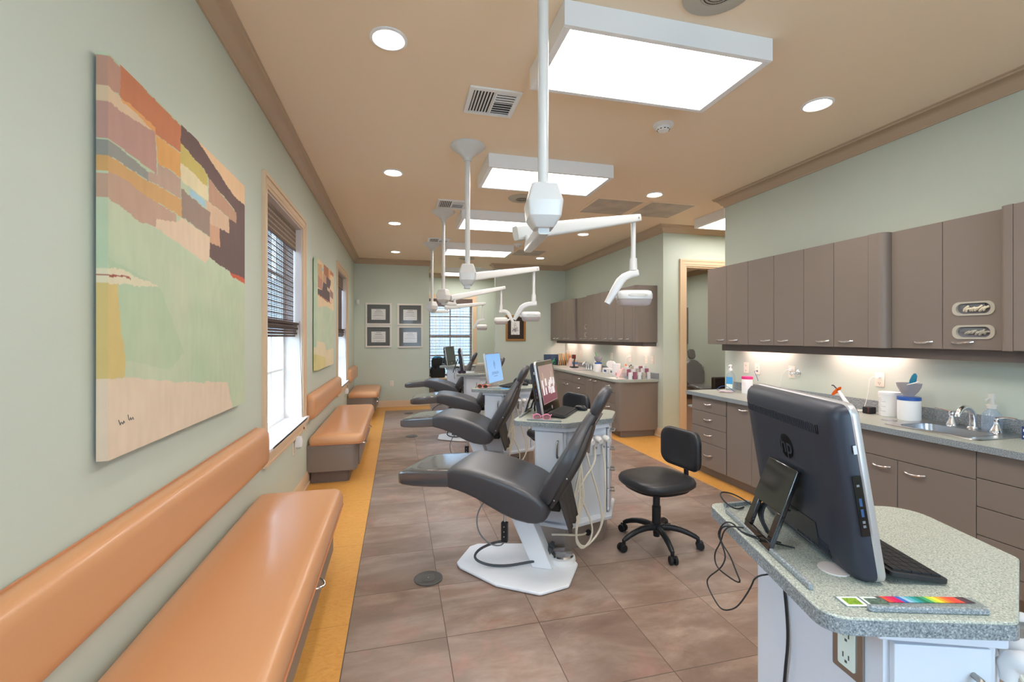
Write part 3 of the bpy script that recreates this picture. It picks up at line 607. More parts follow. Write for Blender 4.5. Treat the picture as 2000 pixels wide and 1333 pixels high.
# ---------------------------------------------------------------- benches on the window wall
def bench(y0, y1, b0, b1, label, g='caramel storage benches', back=True):
    t = thing('storage_bench', label, 'bench', (-.6, (y0+y1)/2, 0), 0, g); xr = -.345
    MB().prism(fillet(rect(XL+.03, y0+.06, xr-.14, y1-.06), [0, .03, .03, 0]), 0, .12).build('plinth', 'taupe_d', t, world=True)
    MB().prism(fillet(rect(XL+.003, y0+.012, xr-.06, y1-.012), [0, .06, .06, 0], 6), .12, .35).build('base', 'taupe', t, world=True, bevel=.002)
    MB().prism(fillet(rect(XL+.003, y0+.004, xr-.045, y1-.004), [0, .07, .07, 0], 6), .35, .383).build('seat_board', 'taupe', t, world=True)
    n = 2; L = (y1-y0-.3)/n
    for k in range(n):
        d0 = y0+.15+k*L; d = MB().box(xr-.06, xr-.045, d0+.004, d0+L-.004, .135, .345).build('drawer_front', 'taupe', t, world=True, bevel=.002)
        ym = d0+L/2; MB().tube([(xr-.046, ym-.05, .27), (xr-.02, ym-.045, .268), (xr-.004, ym-.02, .262), (xr, ym, .26), (xr-.004, ym+.02, .262), (xr-.02, ym+.045, .268), (xr-.046, ym+.05, .27)], .005, 10, 0, 1).build('handle', 'chrome', d, world=True)
    rs = []; pl = rect(XL+.02, y0, xr, y1)
    def rr_(ins, z): return [(p[0], p[1], z) for p in fillet(rect(XL+.02+ins, y0+ins, xr-ins, y1-ins), [.03, max(.07-ins, .02), max(.07-ins, .02), .03], 6)]
    for ins, z in ((.008, .384), (.0, .392), (-.003, .41), (-.003, .432), (.003, .452), (.012, .466), (.026, .477), (.05, .483), (.12, .487)): rs.append(rr_(ins, z))
    MB().rings(rs).build('seat_cushion', 'caramel', t, world=True, ang=60)
    MB().rings([rr_(-.004, .384), rr_(-.0065, .387), rr_(-.004, .390)]).build('piping', 'caramel_d', t, world=True)
    if back:
        bk = thing('bench_backrest', label.replace('storage bench', 'padded wall backrest').replace('seat', 'backrest'), 'backrest', (XL, (b0+b1)/2, .64), 0, 'caramel wall backrests'); rs = []
        def yz(ins, x, r): return [(x, p[0], p[1]) for p in fillet(rect(b0+ins, .645+ins, b1-ins, .885-ins), r, 6)]
        for ins, x, r in ((.01, XL+.001, .05), (.0, XL+.012, .05), (-.002, XL+.03, .055), (.0, XL+.05, .055), (.008, XL+.066, .055), (.022, XL+.078, .05), (.045, XL+.084, .045), (.08, XL+.086, .03)): rs.append(yz(ins, x, r))
        MB().rings(rs).build('backrest_cushion', 'caramel', bk, world=True, ang=60)
        MB().rings([yz(.0, XL+.006, .05), yz(-.005, XL+.009, .055), yz(.0, XL+.012, .05)]).build('piping', 'caramel_d', bk, world=True)
bench(.25, 3.15, .2, 3.19, 'long caramel storage bench in the left foreground')
bench(4.80, 6.92, 4.76, 6.96, 'middle caramel storage bench below the second painting')
bench(8.36, 9.70, 8.36, 9.62, 'farthest caramel storage bench by the back wall corner')

def outlet(x, y, z, label, face='y', plug=None, kind='duplex', w_=.07, h=.115, g='cream wall outlets', mt='cream'):
    """face 'y' -> on a wall facing -y, 'x' -> wall facing -x, 'X' -> wall facing +x"""
    t = thing('wall_outlet' if kind == 'duplex' else 'wall_plate', label, 'outlet' if kind == 'duplex' else 'wall plate', (x, y, z), {'y': 0, 'x': -PI/2, 'X': PI/2}[face], g)
    MB().prism(rect(-w_/2, -h/2, w_/2, h/2), -.006, 0, ax='y').build('cover_plate', mt, t, bevel=.0025)
    if kind == 'duplex':
        for s_ in (.027, -.027):
            r = MB().prism(fillet(rect(-.016, s_-.015, .016, s_+.015), .008), -.008, -.006, ax='y').box(-.008, -.005, -.0085, -.008, s_-.004, s_+.007, 1).box(.005, .008, -.0085, -.008, s_-.004, s_+.006, 1).box(-.003, .003, -.0085, -.008, s_-.011, s_-.006, 1)
            r.build('socket', [mt, 'ink'], t)
    else: MB().box(-.008, .008, -.009, -.006, -.03, -.015).box(-.003, .003, -.008, -.006, .01, .018).build('jack', 'dgrey', t)
    return t
outlet(-.13, YB, .49, 'cream outlet low on the back wall under the certificates')
for y, l, l2 in ((4.22, 'cream outlet with a night light below the nearest window', 'white plug-in freshener below the nearest window'), (7.95, 'cream outlet behind the plug-in below the second window', 'white plug-in freshener below the second window')):
    outlet(XL, y, .5, l, 'X'); t = thing('plug_in_freshener', l2, 'air freshener', (XL+.008, y+.01, .53), 0, 'plug-in fresheners')
    MB().loft([((.0, 0, -.02), (1, 0, 0), (0, 1, 0), .001, .02), ((.03, 0, -.015), (1, 0, 0), (0, 1, 0), .03, .028), ((.034, 0, .03), (1, 0, 0), (0, 1, 0), .03, .03), ((.034, 0, .07), (1, 0, 0), (0, 1, 0), .022, .024)]).build('housing', 'whitep', t)
    MB().loft([((.03, 0, -.035), (1, 0, 0), (0, 1, 0), .014, .016), ((.03, 0, -.012), (1, 0, 0), (0, 1, 0), .02, .02)]).build('refill_bottle', 'clear', t)
t = thing('motion_sensor', 'small white motion sensor high on the back wall corner', 'sensor', (-.80, YB, 2.16)); MB().loft([((0, -.001, 0), (1, 0, 0), (0, 0, 1), .03, .05), ((0, -.03, 0), (1, 0, 0), (0, 0, 1), .028, .048), ((0, -.05, -.004), (1, 0, 0), (0, 0, 1), .018, .036)]).build('housing', 'whitep', t); MB().loft([((0, -.045, -.02), (1, 0, 0), (0, 0, 1), .016, .012), ((0, -.054, -.02), (1, 0, 0), (0, 0, 1), .012, .008)]).build('sensor_window', 'fwhite', t)

# ---------------------------------------------------------------- fitted cabinets
def bow(x, y, z, L=.115, d=.024, par=None):
    """bowed chrome pull on a front facing -x"""
    pts = [(x, y-L/2, z), (x-d*.75, y-L*.36, z-.004), (x-d, y-L*.12, z-.008), (x-d, y+L*.12, z-.008), (x-d*.75, y+L*.36, z-.004), (x, y+L/2, z)]
    return MB().tube(pts, .0062, 10, 0, 2).build('handle', 'chrome', par, world=True)
def cab(name, label, y0, y1, xf, xb, z0, z1, fronts, g, cat='cabinet', toe=True, round_end=None):
    xb = xb-.003
    """fronts: list of (kind, ya, yb, za, zb, handle position)"""
    t = thing(name, label, cat, (xb, (y0+y1)/2, 0 if toe else z0), 0, g)
    pl = rect(xf+.018, y0, xb, y1)
    if round_end == 'lo': pl = fillet(rect(xf, y0, xb, y1), [.09, 0, 0, 0], 8)
    MB().prism(pl, z0, z1).build('body', 'taupe' if round_end else 'taupe', t, world=True)
    if toe: MB().box(xf+.08, xb, y0+(.07 if round_end == 'lo' else 0), y1-(.0), 0, z0).build('toe_kick', 'taupe', t, world=True)
    for kind, ya, yb, za, zb, hy, hz in fronts:
        d = MB().box(xf, xf+.018, ya+.002, yb-.002, za+.002, zb-.002).build(kind, 'taupe', t, world=True, bevel=.0015)
        if hy is not None: bow(xf, hy, hz, par=d)
    return t
def doors(y0, y1, n, za, zb, hz):
    L = (y1-y0)/n; out = []
    for k in range(n):
        a, b_ = y0+k*L, y0+(k+1)*L
        if n == 1: hy = (a+b_)/2
        else: hy = b_-.10 if k % 2 == 0 else a+.10
        out.append(('door', a, b_, za, zb, hy, hz))
    return out
UZ0, UZ1 = 1.375, 2.205
GU = 'near wall cabinets'
UX = 3.35; UB = XR
for y0, y1, l in ((2.61, 3.16, 'near taupe wall cabinet with two doors, closest to the rounded post'), (3.16, 3.797, 'near taupe wall cabinet with two doors, middle of the run'), (3.797, 4.40, 'near taupe wall cabinet at the free end beside the doorway')):
    cab('wall_cabinet', l, y0, y1, UX, UB, UZ0, UZ1, doors(y0, y1, 2, UZ0, UZ1, UZ0+.05), GU, toe=False)
def post(label, pts, z0, z1):
    t = MB().prism(pts, z0, z1).build('filler_post', 'taupe', None); tag(t, label, 'cabinet post', 'cabinet posts')
post('curved taupe post ending the near wall cabinet run', fillet([(UX, 2.61), (UX, 2.50), (UX+.12, 2.50), (UX+.12, 2.61)], [0, .05, 0, 0], 8), UZ0, UZ1)
t = cab('wall_cabinet', 'recessed taupe wall cabinet with two oval glove openings in its door', 1.86, 2.50, UX+.07, UB, UZ0, UZ1, [('door', 2.185, 2.50, UZ0, UZ1, 2.30, UZ0+.05)], GU, toe=False)
def glove_door(t, y0, y1, xf, za, zb, hy, zs, w_=.18, h=.075):
    ym = (y0+y1)/2; d = MB()
    def slab(a, b_, c, e_): d.box(xf, xf+.018, a, b_, c, e_)
    zA, zB = zs
    slab(y0+.002, ym-w_/2, za+.002, zb-.002); slab(ym+w_/2, y1-.002, za+.002, zb-.002)
    slab(ym-w_/2, ym+w_/2, za+.002, zA-h/2); slab(ym-w_/2, ym+w_/2, zA+h/2, zB-h/2); slab(ym-w_/2, ym+w_/2, zB+h/2, zb-.002)
    o = d.build('door', 'taupe', t, world=True)
    if hy is not None: bow(xf, hy, za+.05, par=o)
    for k, zc in enumerate(zs):
        def ov(sc, x): return [(x, p[0], p[1]) for p in fillet(rect(ym-w_/2*sc-.004, zc-h/2*(sc if sc > 1 else sc-.05)-.0, ym+w_/2*sc+.004, zc+h/2*(sc if sc > 1 else sc-.05)), h*.49, 8)]
        r = MB(); A, B_, C_, D_ = ov(1.16, xf-.001), ov(1.14, xf-.006), ov(.92, xf-.006), ov(.88, xf+.02)
        R = [[r.v(p) for p in q] for q in (A, B_, C_, D_)]
        for q0, q1 in zip(R, R[1:]):
            for i in range(len(q0)): r.face([q0[i], q0[(i+1) % len(q0)], q1[(i+1) % len(q0)], q1[i]])
        rm = r.build('glove_opening', 'spk', o, world=True)
        MB().box(xf+.012, xf+.017, ym-w_/2+.001, ym+w_/2-.001, zc-h/2+.001, zc+h/2-.001).box(xf+.006, xf+.012, ym-w_*.3, ym+w_*.42, zc, zc+h*.36, 1).build('glove_box', ['tissue', 'greyp'], o, world=True)
    return o
gd = glove_door(t, 1.86, 2.185, UX+.07, UZ0, UZ1, 2.08, (1.485, 1.63))
for zc, l in ((1.63, 'cream latex gloves poking out of the upper oval opening'), (1.485, 'pale gloves inside the lower oval opening')):
    g_ = MB(); rr = random.Random(int(zc*100)); xx = UX+.062 if zc > 1.6 else UX+.068
    for k in range(9):
        y_ = 1.965+k*.012+rr.random()*.01; g_.tube([(xx+.008, y_, zc-.02+rr.random()*.012), (xx-.006*(zc > 1.6), y_-.012, zc-.008+rr.random()*.012), (xx+.004, y_-.028, zc+rr.random()*.02)], .006, 6, 0, 1)
    tag(g_.build('glove_bundle', 'latex' if zc > 1.6 else 'spk'), l, 'gloves')
post('slim curved taupe post at the right edge of the picture', fillet([(UX, 1.86), (UX, 1.80), (UX+.09, 1.80), (UX+.09, 1.86)][::-1], [0, 0, .0, .04], 8), UZ0, UZ1)
cab('wall_cabinet', 'taupe wall cabinet cut by the right edge of the picture', 1.0, 1.80, UX, UB, UZ0, UZ1, doors(1.0, 1.80, 2, UZ0, UZ1, UZ0+.05), GU, toe=False)
tag(MB().box(UX+.13, UX+.15, .9, 4.33, UZ0-.07, UZ0).box(UX+.15, UB, 4.31, 4.33, UZ0-.07, UZ0).build('light_valance', 'taupe_d'), 'dark valance strip under the near wall cabinets', 'valance')
def under(x, y0, y1, label):
    t = thing('under_cabinet_light', label, 'light', (x, (y0+y1)/2, UZ0-.02), 0, 'under cabinet lights')
    MB().box(x-.02, x+.02, y0, y1, UZ0-.02, UZ0).build('housing', 'whitep', t, world=True); MB().box(x-.014, x+.014, y0+.02, y1-.02, UZ0-.026, UZ0-.02).build('tube', 'under', t, world=True)
under(UX+.19, 3.55, 4.15, 'under-cabinet light above the hand gel'); under(UX+.19, 2.55, 3.15, 'under-cabinet light above the curing light')

BX, CT = 3.10, .83
G2 = 'near base cabinets'
DZ4 = (.10, .355, .515, .675, CT)
def drawers(y0, y1, zs): return [('drawer', y0, y1, a, b_, (y0+y1)/2, (a+b_)/2+.01) for a, b_ in zip(zs, zs[1:])]
cab('base_cabinet', 'taupe base cabinet of four drawers at the free counter end', 3.79, 4.335, BX, XR, .10, CT, drawers(3.80, 4.33, DZ4), G2)
cab('base_cabinet', 'taupe base cabinet with two tall doors beside the four drawers', 3.15, 3.79, BX, XR, .10, CT, doors(3.15, 3.79, 2, .10, CT, .78), G2)
cab('base_cabinet', 'taupe base cabinet hidden behind the near computer', 2.63, 3.15, BX, XR, .10, CT, doors(2.63, 3.15, 2, .10, CT, .78), G2)
cab('base_cabinet', 'taupe sink base cabinet with a false front above two doors', 1.82, 2.63, BX, XR, .10, CT, [('false_front', 1.82, 2.63, .665, CT, None, 0), ('door', 1.82, 2.23, .10, .665, 2.13, .61), ('door', 2.23, 2.63, .10, .665, 2.33, .61)], G2)
cab('base_cabinet', 'taupe drawer cabinet at the right edge, beside the sink cabinet', 1.0, 1.82, BX, XR, .10, CT, [('drawer', 1.2, 1.82, a, b_, 1.55, (a+b_)/2+.02) for a, b_ in ((.10, .2), (.2, .365), (.365, .52), (.52, .678), (.678, CT))], G2)
SK = (3.21, 3.47, 1.92, 2.31)
def slab_hole(mb, x0, x1, y0, y1, hx0, hx1, hy0, hy1, z0, z1):
    mb.box(x0, x1, y0, hy0, z0, z1).box(x0, x1, hy1, y1, z0, z1).box(x0, hx0, hy0, hy1, z0, z1).box(hx1, x1, hy0, hy1, z0, z1)
t = thing('worktop', 'long speckled grey worktop with the sink, along the right wall', 'worktop', (3.35, 2.6, CT), 0, 'speckled worktops')
m = MB(); slab_hole(m, 3.065, XR, .9, 4.385, *SK, CT+.0, CT+.038); m.build('countertop', 'counter', t, world=True)
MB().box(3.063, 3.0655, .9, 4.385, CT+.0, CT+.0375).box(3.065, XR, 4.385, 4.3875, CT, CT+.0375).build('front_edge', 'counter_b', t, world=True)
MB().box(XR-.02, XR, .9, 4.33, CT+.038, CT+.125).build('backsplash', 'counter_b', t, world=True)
ZT = CT+.038
t = thing('sink', 'stainless steel drop-in sink in the near worktop', 'sink', (3.34, 2.2, ZT), 0)
def rr4(a, b_, c, d_, r, z): return [(p[0], p[1], z) for p in fillet(rect(a, b_, c, d_), r, 6)]
MB().rings([rr4(3.165, 1.85, 3.62, 2.38, .04, ZT+.001), rr4(3.17, 1.855, 3.615, 2.375, .04, ZT+.006), rr4(3.205, 1.915, 3.475, 2.315, .06, ZT+.005)], cap=False).build('rim', 'steel', t, world=True)
m = MB(); m.rings([rr4(3.212, 1.922, 3.468, 2.308, .06, ZT+.005), rr4(3.216, 1.926, 3.464, 2.304, .06, ZT-.03), rr4(3.225, 1.94, 3.455, 2.29, .07, ZT-.13), rr4(3.25, 1.96, 3.43, 2.27, .07, ZT-.14)], cap=False)
m.face([m.v(p) for p in rr4(3.25, 1.96, 3.43, 2.27, .07, ZT-.14)]); m.build('bowl', 'steel', t, world=True)
MB().lathe([(.04, .002), (.03, .004), (.012, .001)], (3.34, 2.12, ZT-.14), 20).build('drain', 'chrome', t, world=True)
def faucet(x, y, z, label, par_g='sink faucets', sc=1.0, lever=True):
    t = thing('faucet', label, 'faucet', (x, y, z), 0, par_g)
    MB().loft([((0, 0, 0), (1, 0, 0), (0, 1, 0), .03*sc, .03*sc), ((0, 0, .012*sc), (1, 0, 0), (0, 1, 0), .026*sc, .026*sc)], pw=2).tube([(0, 0, .005), (0, 0, .06*sc), (-.01*sc, 0, .10*sc), (-.05*sc, 0, .13*sc), (-.09*sc, 0, .125*sc), (-.12*sc, 0, .10*sc), (-.128*sc, 0, .075*sc)], [.02*sc, .018*sc, .016*sc, .015*sc, .015*sc, .014*sc, .014*sc], 14, 0, 2).build('spout', 'chrome', t)
    for s_ in (-1, 1):
        v = MB().lathe([(.03*sc, 0), (.028*sc, .01*sc), (.016*sc, .035*sc), (.012*sc, .055*sc), (.017*sc, .065*sc), (.015*sc, .078*sc), (.006*sc, .085*sc)], (0, s_*.11*sc, 0), 20)
        v.tube([(0, s_*.11*sc, .078*sc), (.0, s_*.135*sc, .088*sc), (-.0, s_*.17*sc, .092*sc), (-.0, s_*.2*sc, .09*sc)], [.007*sc, .006*sc, .005*sc, .007*sc], 10, 0, 1); v.build('tap_lever', 'chrome', t)
faucet(3.55, 2.10, ZT+.006, 'chrome two-lever faucet over the near steel sink', sc=1.05)

# far cabinet run
UFX = 3.33; FZ = 2.205; GF = 'far wall cabinets'
def far_uppers():
    cab('wall_cabinet', 'far taupe wall cabinet with two doors in the back corner', 9.0, 9.74, UFX, XF, UZ0, FZ, doors(9.0, 9.74, 2, UZ0, FZ, UZ0+.05), GF, toe=False)
    cab('wall_cabinet', 'far taupe wall cabinet with two doors beside the dark curved post', 8.50, 9.0, UFX, XF, UZ0, FZ, doors(8.50, 9.0, 2, UZ0, FZ, UZ0+.05), GF, toe=False)
    post('dark curved post in the far wall cabinet run', fillet([(UFX, 8.50), (UFX, 8.36), (UFX+.12, 8.36), (UFX+.12, 8.50)], [0, .05, 0, 0], 8), UZ0, FZ)
    t = cab('wall_cabinet', 'far recessed taupe wall cabinet with two small oval glove openings', 7.72, 8.36, UFX+.07, XF, UZ0, FZ, [('door', 8.04, 8.36, UZ0, FZ, 8.14, UZ0+.05)], GF, toe=False)
    glove_door(t, 7.72, 8.04, UFX+.07, UZ0, FZ, 7.95, (1.49, 1.64), .15, .075)
    for y0, y1, l in ((7.13, 7.72, 'far taupe wall cabinet above the tall spray bottle'), (6.58, 7.13, 'far taupe wall cabinet above the white tub with blue lid'), (6.04, 6.58, 'far taupe wall cabinet nearest the rounded end')):
        cab('wall_cabinet', l, y0, y1, UFX, XF, UZ0, FZ, doors(y0, y1, 2, UZ0, FZ, UZ0+.05), GF, toe=False)
    post('rounded end panel of the far wall cabinets', fillet(rect(UFX, 5.95, XF, 6.04), [.06, 0, 0, 0], 8), UZ0, FZ)
far_uppers()
tag(MB().prism([(UFX+.13, 5.98), (XF, 5.98), (XF, 6.0), (UFX+.15, 6.0), (UFX+.15, 9.7), (UFX+.13, 9.7)], UZ0-.06, UZ0).build('light_valance', 'taupe_d'), 'valance strip under the far wall cabinets', 'valance')
under(UFX+.2, 9.0, 9.6, 'under-cabinet light in the far corner'); under(UFX+.2, 8.25, 8.8, 'under-cabinet light above the black mixer stand'); under(UFX+.2, 6.7, 7.2, 'under-cabinet light above the stacked rolls'); under(UFX+.2, 6.1, 6.55, 'under-cabinet light above the small card boxes')
FB = 3.05; GB = 'far base cabinets'; FC = .80
cab('base_cabinet', 'far narrow base cabinet with two doors in the back corner', 8.44, 9.74, FB, XF, .10, FC, doors(8.44, 9.1, 2, .10, FC, .755)+[('door', 9.1, 9.74, .10, FC, None, 0)], GB)
cab('base_cabinet', 'far sink base cabinet with a false front above two doors', 7.70, 8.44, FB, XF, .10, FC, [('false_front', 7.70, 8.44, .63, FC, None, 0), ('door', 7.70, 8.07, .10, .63, 7.99, .58), ('door', 8.07, 8.44, .10, .63, 8.15, .58)], GB)
cab('base_cabinet', 'far drawer cabinet beside the far sink cabinet', 7.13, 7.70, FB, XF, .10, FC, drawers(7.13, 7.70, (.10, .33, .48, .64, FC)), GB)
cab('base_cabinet', 'far base cabinet with two full-height doors', 6.51, 7.13, FB, XF, .10, FC, doors(6.51, 7.13, 2, .10, FC, .755), GB)
cab('base_cabinet', 'far drawer cabinet nearest the rounded counter end', 6.04, 6.51, FB, XF, .10, FC, drawers(6.04, 6.51, (.10, .33, .48, .64, FC)), GB)
t = thing('end_panel', 'large plain rounded taupe end of the far base cabinets', 'cabinet end', (XF, 5.99, 0)); MB().prism(fillet(rect(FB, 5.94, XF, 6.04), [.085, 0, 0, 0], 8), .10, FC).build('panel', 'taupe', t, world=True); MB().prism(fillet(rect(FB+.07, 6.0, XF, 6.04), [.03, 0, 0, 0], 8), 0, .10).build('toe_kick', 'taupe', t, world=True)
t = thing('worktop', 'far speckled grey worktop with a clipped corner', 'worktop', (3.35, 7.8, FC), 0, 'speckled worktops')
pl = fillet([(FB-.03, 9.75), (FB-.03, 6.06), (FB+.12, 5.91), (XF, 5.91), (XF, 9.75)], [0, .06, .06, 0, 0], 5); m = MB(); m.prism(pl, FC, FC+.036); m.build('countertop', 'counter', t, world=True)
MB().box(XF-.02, XF, 5.91, 9.73, FC+.036, FC+.12).box(FB-.03, XF-.02, 9.73, 9.75, FC+.036, FC+.12).build('backsplash', 'counter_b', t, world=True)
FT = FC+.036
t = thing('sink', 'small steel sink set in the far worktop', 'sink', (3.3, 8.07, FT)); m = MB().rings([rr4(3.12, 7.82, 3.5, 8.32, .05, FT+.001), rr4(3.125, 7.825, 3.495, 8.315, .05, FT+.006), rr4(3.16, 7.86, 3.42, 8.28, .05, FT+.004), rr4(3.18, 7.88, 3.40, 8.26, .05, FT+.0015)]); m.build('rim', 'steel', t, world=True)
faucet(3.52, 8.05, FT+.006, 'small chrome faucet over the far sink', sc=1.0)

# ---------------------------------------------------------------- ceiling-hung operatory lamps
def lamp(label, pole, J1, P1, P2, D2, B1, B2, head, hyaw, hw=.115, tilt=0):
    t = thing('operatory_lamp', label, 'dental lamp', (pole[0], pole[1], CE), 0, 'ceiling mounted dental lamps')
    V = Vector; px, py = pole
    MB().lathe([(.0, 0), (.145, 0), (.145, -.012), (.125, -.03), (.08, -.06), (.045, -.095), (.032, -.11), (.032, -.13), (.0, -.13)], (px, py, CE), 36, cap=False).build('ceiling_canopy', 'white', t, world=True, ang=50)
    MB().cyl((px, py, 2.05), (px, py, CE-.12), .0215, 20).build('pole', 'white', t, world=True)
    d = (V(J1)-V((px, py, J1[2]))).normalized(); s_ = V((-d.y, d.x, 0)); z = V((0, 0, 1))
    h = MB(); c = lambda zz, a, b_, sh=0: ((px+d.x*sh, py+d.y*sh, zz), s_, d, a, b_)
    h.loft([c(2.058, .044, .05), c(2.052, .051, .058), c(1.988, .070, .078), c(1.982, .071, .08), c(1.925, .064, .072), c(1.895, .044, .052), c(1.885, .036, .042)], n=48, pw=9); h.build('swivel_housing', 'white', t, world=True, ang=14)
    a = V((px, py, 1.885)); b_ = V(J1); dd = (b_-a).normalized(); up = s_.cross(dd)
    m = MB().loft([(a-d*.02, s_, up, .022, .024), (a+d*.05, s_, up, .024, .026), (b_-dd*.02, s_, up, .021, .022), (b_+dd*.02, s_, up, .019, .02)], pw=6); m.build('lower_arm', 'white', t, world=True)
    P1, P2 = V(P1), V(P2); e = (P2-P1).normalized(); q = V((-e.y, e.x, 0)).normalized(); u2 = q.cross(e)
    if u2.z < 0: u2 = -u2
    m = MB().cyl(b_+z*-.01, V((b_.x, b_.y, P1.z-.02)), .017, 14); m.build('joint_pin', 'white', t, world=True)
    m = MB().loft([(P1-e*.03, q, u2, .022, .036), (P1, q, u2, .026, .04), (P1+e*.12, q, u2, .026, .04), (P1+(P2-P1)*.6, q, u2, .023, .034), (P2-e*.02, q, u2, .02, .026), (P2+e*.03, q, u2, .018, .024)], pw=5)
    ua = m.build('spring_arm', 'white', t, world=True)
    m = MB()
    for sg in (-1, 1): m.cyl(P2+q*.018*sg, P2+q*.022*sg, .006, 10)
    m.build('pivot_screw', 'steel_d', ua, world=True)
    D2 = V(D2); m = MB().cyl(V((D2.x, D2.y, P2.z-.01)), D2+z*.0, .0155, 16); m.build('drop_tube', 'white', t, world=True)
    m = MB().cyl(D2+z*.05, D2-z*.03, .023, 18, 0, .026); m.build('collar', 'white', t, world=True)
    B1, B2 = V(B1), V(B2); bd = V((B2.x-D2.x, B2.y-D2.y, 0)).normalized(); nn = V((-bd.y, bd.x, 0)); S0 = D2-z*.045-bd*.03
    pts = [S0, S0+(B1-S0)*.5+z*.006, B1-(B1-S0)*.14, B1+(B2-B1)*.12, B1.lerp(B2, .5), B2]
    st = []
    for i, p in enumerate(pts):
        tn = (pts[min(i+1, 5)]-pts[max(i-1, 0)]).normalized(); st.append((p, nn, nn.cross(tn), (.022, .024, .026, .027, .024, .016)[i], (.022, .024, .026, .028, .026, .02)[i]))
    MB().loft(st, pw=4).build('curved_yoke', 'white', t, world=True, ang=50)
    H = V(head); ca, sa = math.cos(hyaw), math.sin(hyaw); hx = V((ca, sa, 0)); hy = V((-sa, ca, 0)); hz = V((0, 0, 1))
    k1 = B1.lerp(B2, .62); MB().cyl(k1, H-hx*hw*.9, .013, 14).build('head_pivot', 'fwhite', t, world=True)
    hd = thing('lamp_head', None, None, head, 0); hd.parent = t; hd.location = H-V((px, py, CE)); hd['label'] = 'white lamp head'
    A = [((0, 0, zz), hx, hy, a1, b1) for zz, a1, b1 in ((.052, hw*.80, .045), (.046, hw*.93, .062), (.028, hw, .072), (.004, hw*1.0, .074), (-.006, hw*.97, .072))]
    MB().loft(A, pw=3.6, n=40).build('lamp_shell', 'white', hd, ang=60)
    MB().loft([((0, 0, zz), hx, hy, a1, b1) for zz, a1, b1 in ((-.006, hw*.955, .07), (-.022, hw*.94, .068), (-.042, hw*.86, .060), (-.05, hw*.72, .048))], pw=3.6, n=40).build('clear_lens', 'lens', hd, ang=60)
    m = MB()
    for i in (-1, 0, 1): m.loft([((hx*(hw*.52*i)).to_tuple()[:2]+(-.008,), hx, hy, hw*.22, .04), ((hx*(hw*.52*i)).to_tuple()[:2]+(-.03,), hx, hy, hw*.14, .026)], pw=2.5, n=16)
    m.build('reflector', 'steel', hd)
    MB().loft([((hx*hw*.05-hy*.0736).to_tuple()[:2]+(.02,), hx, hz, hw*.55, .011), ((hx*hw*.05-hy*.0765).to_tuple()[:2]+(.02,), hx, hz, hw*.5, .009)], pw=4, n=20).build('grip_pad', 'fwhite', hd)
lamp('nearest ceiling lamp, its pole running off the top of the picture', (.56, 1.73), (.651, 2.259, 1.915), (.616, 2.30, 2.0), (1.522, 2.712, 2.238), (1.503, 2.717, 1.923), (1.43, 2.735, 1.845), (1.335, 2.76, 1.675), (1.506, 2.715, 1.708), -.24)
lamp('second ceiling lamp, its canopy in front of the second light panel', (.56, 3.775), (.619, 4.277, 1.93), (.64, 4.30, 2.02), (1.439, 4.691, 2.185), (1.415, 4.697, 1.86), (1.30, 4.725, 1.79), (1.21, 4.748, 1.64), (1.383, 4.70, 1.672), -.24, .105)
lamp('third ceiling lamp, its head turned left in front of the gold framed print', (.555, 5.82), (.738, 6.154, 1.895), (.717, 6.18, 1.985), (1.52, 6.625, 2.185), (1.492, 6.636, 1.88), (1.58, 6.616, 1.83), (1.665, 6.594, 1.67), (1.488, 6.63, 1.69), PI-.5, .10)
lamp('farthest ceiling lamp, small against the woven recess blind', (.56, 7.88), (.849, 8.137, 1.90), (.83, 8.14, 1.975), (1.55, 8.372, 2.075), (1.531, 8.379, 1.82), (1.45, 8.397, 1.755), (1.36, 8.42, 1.61), (1.515, 8.385, 1.63), -.24, .10)

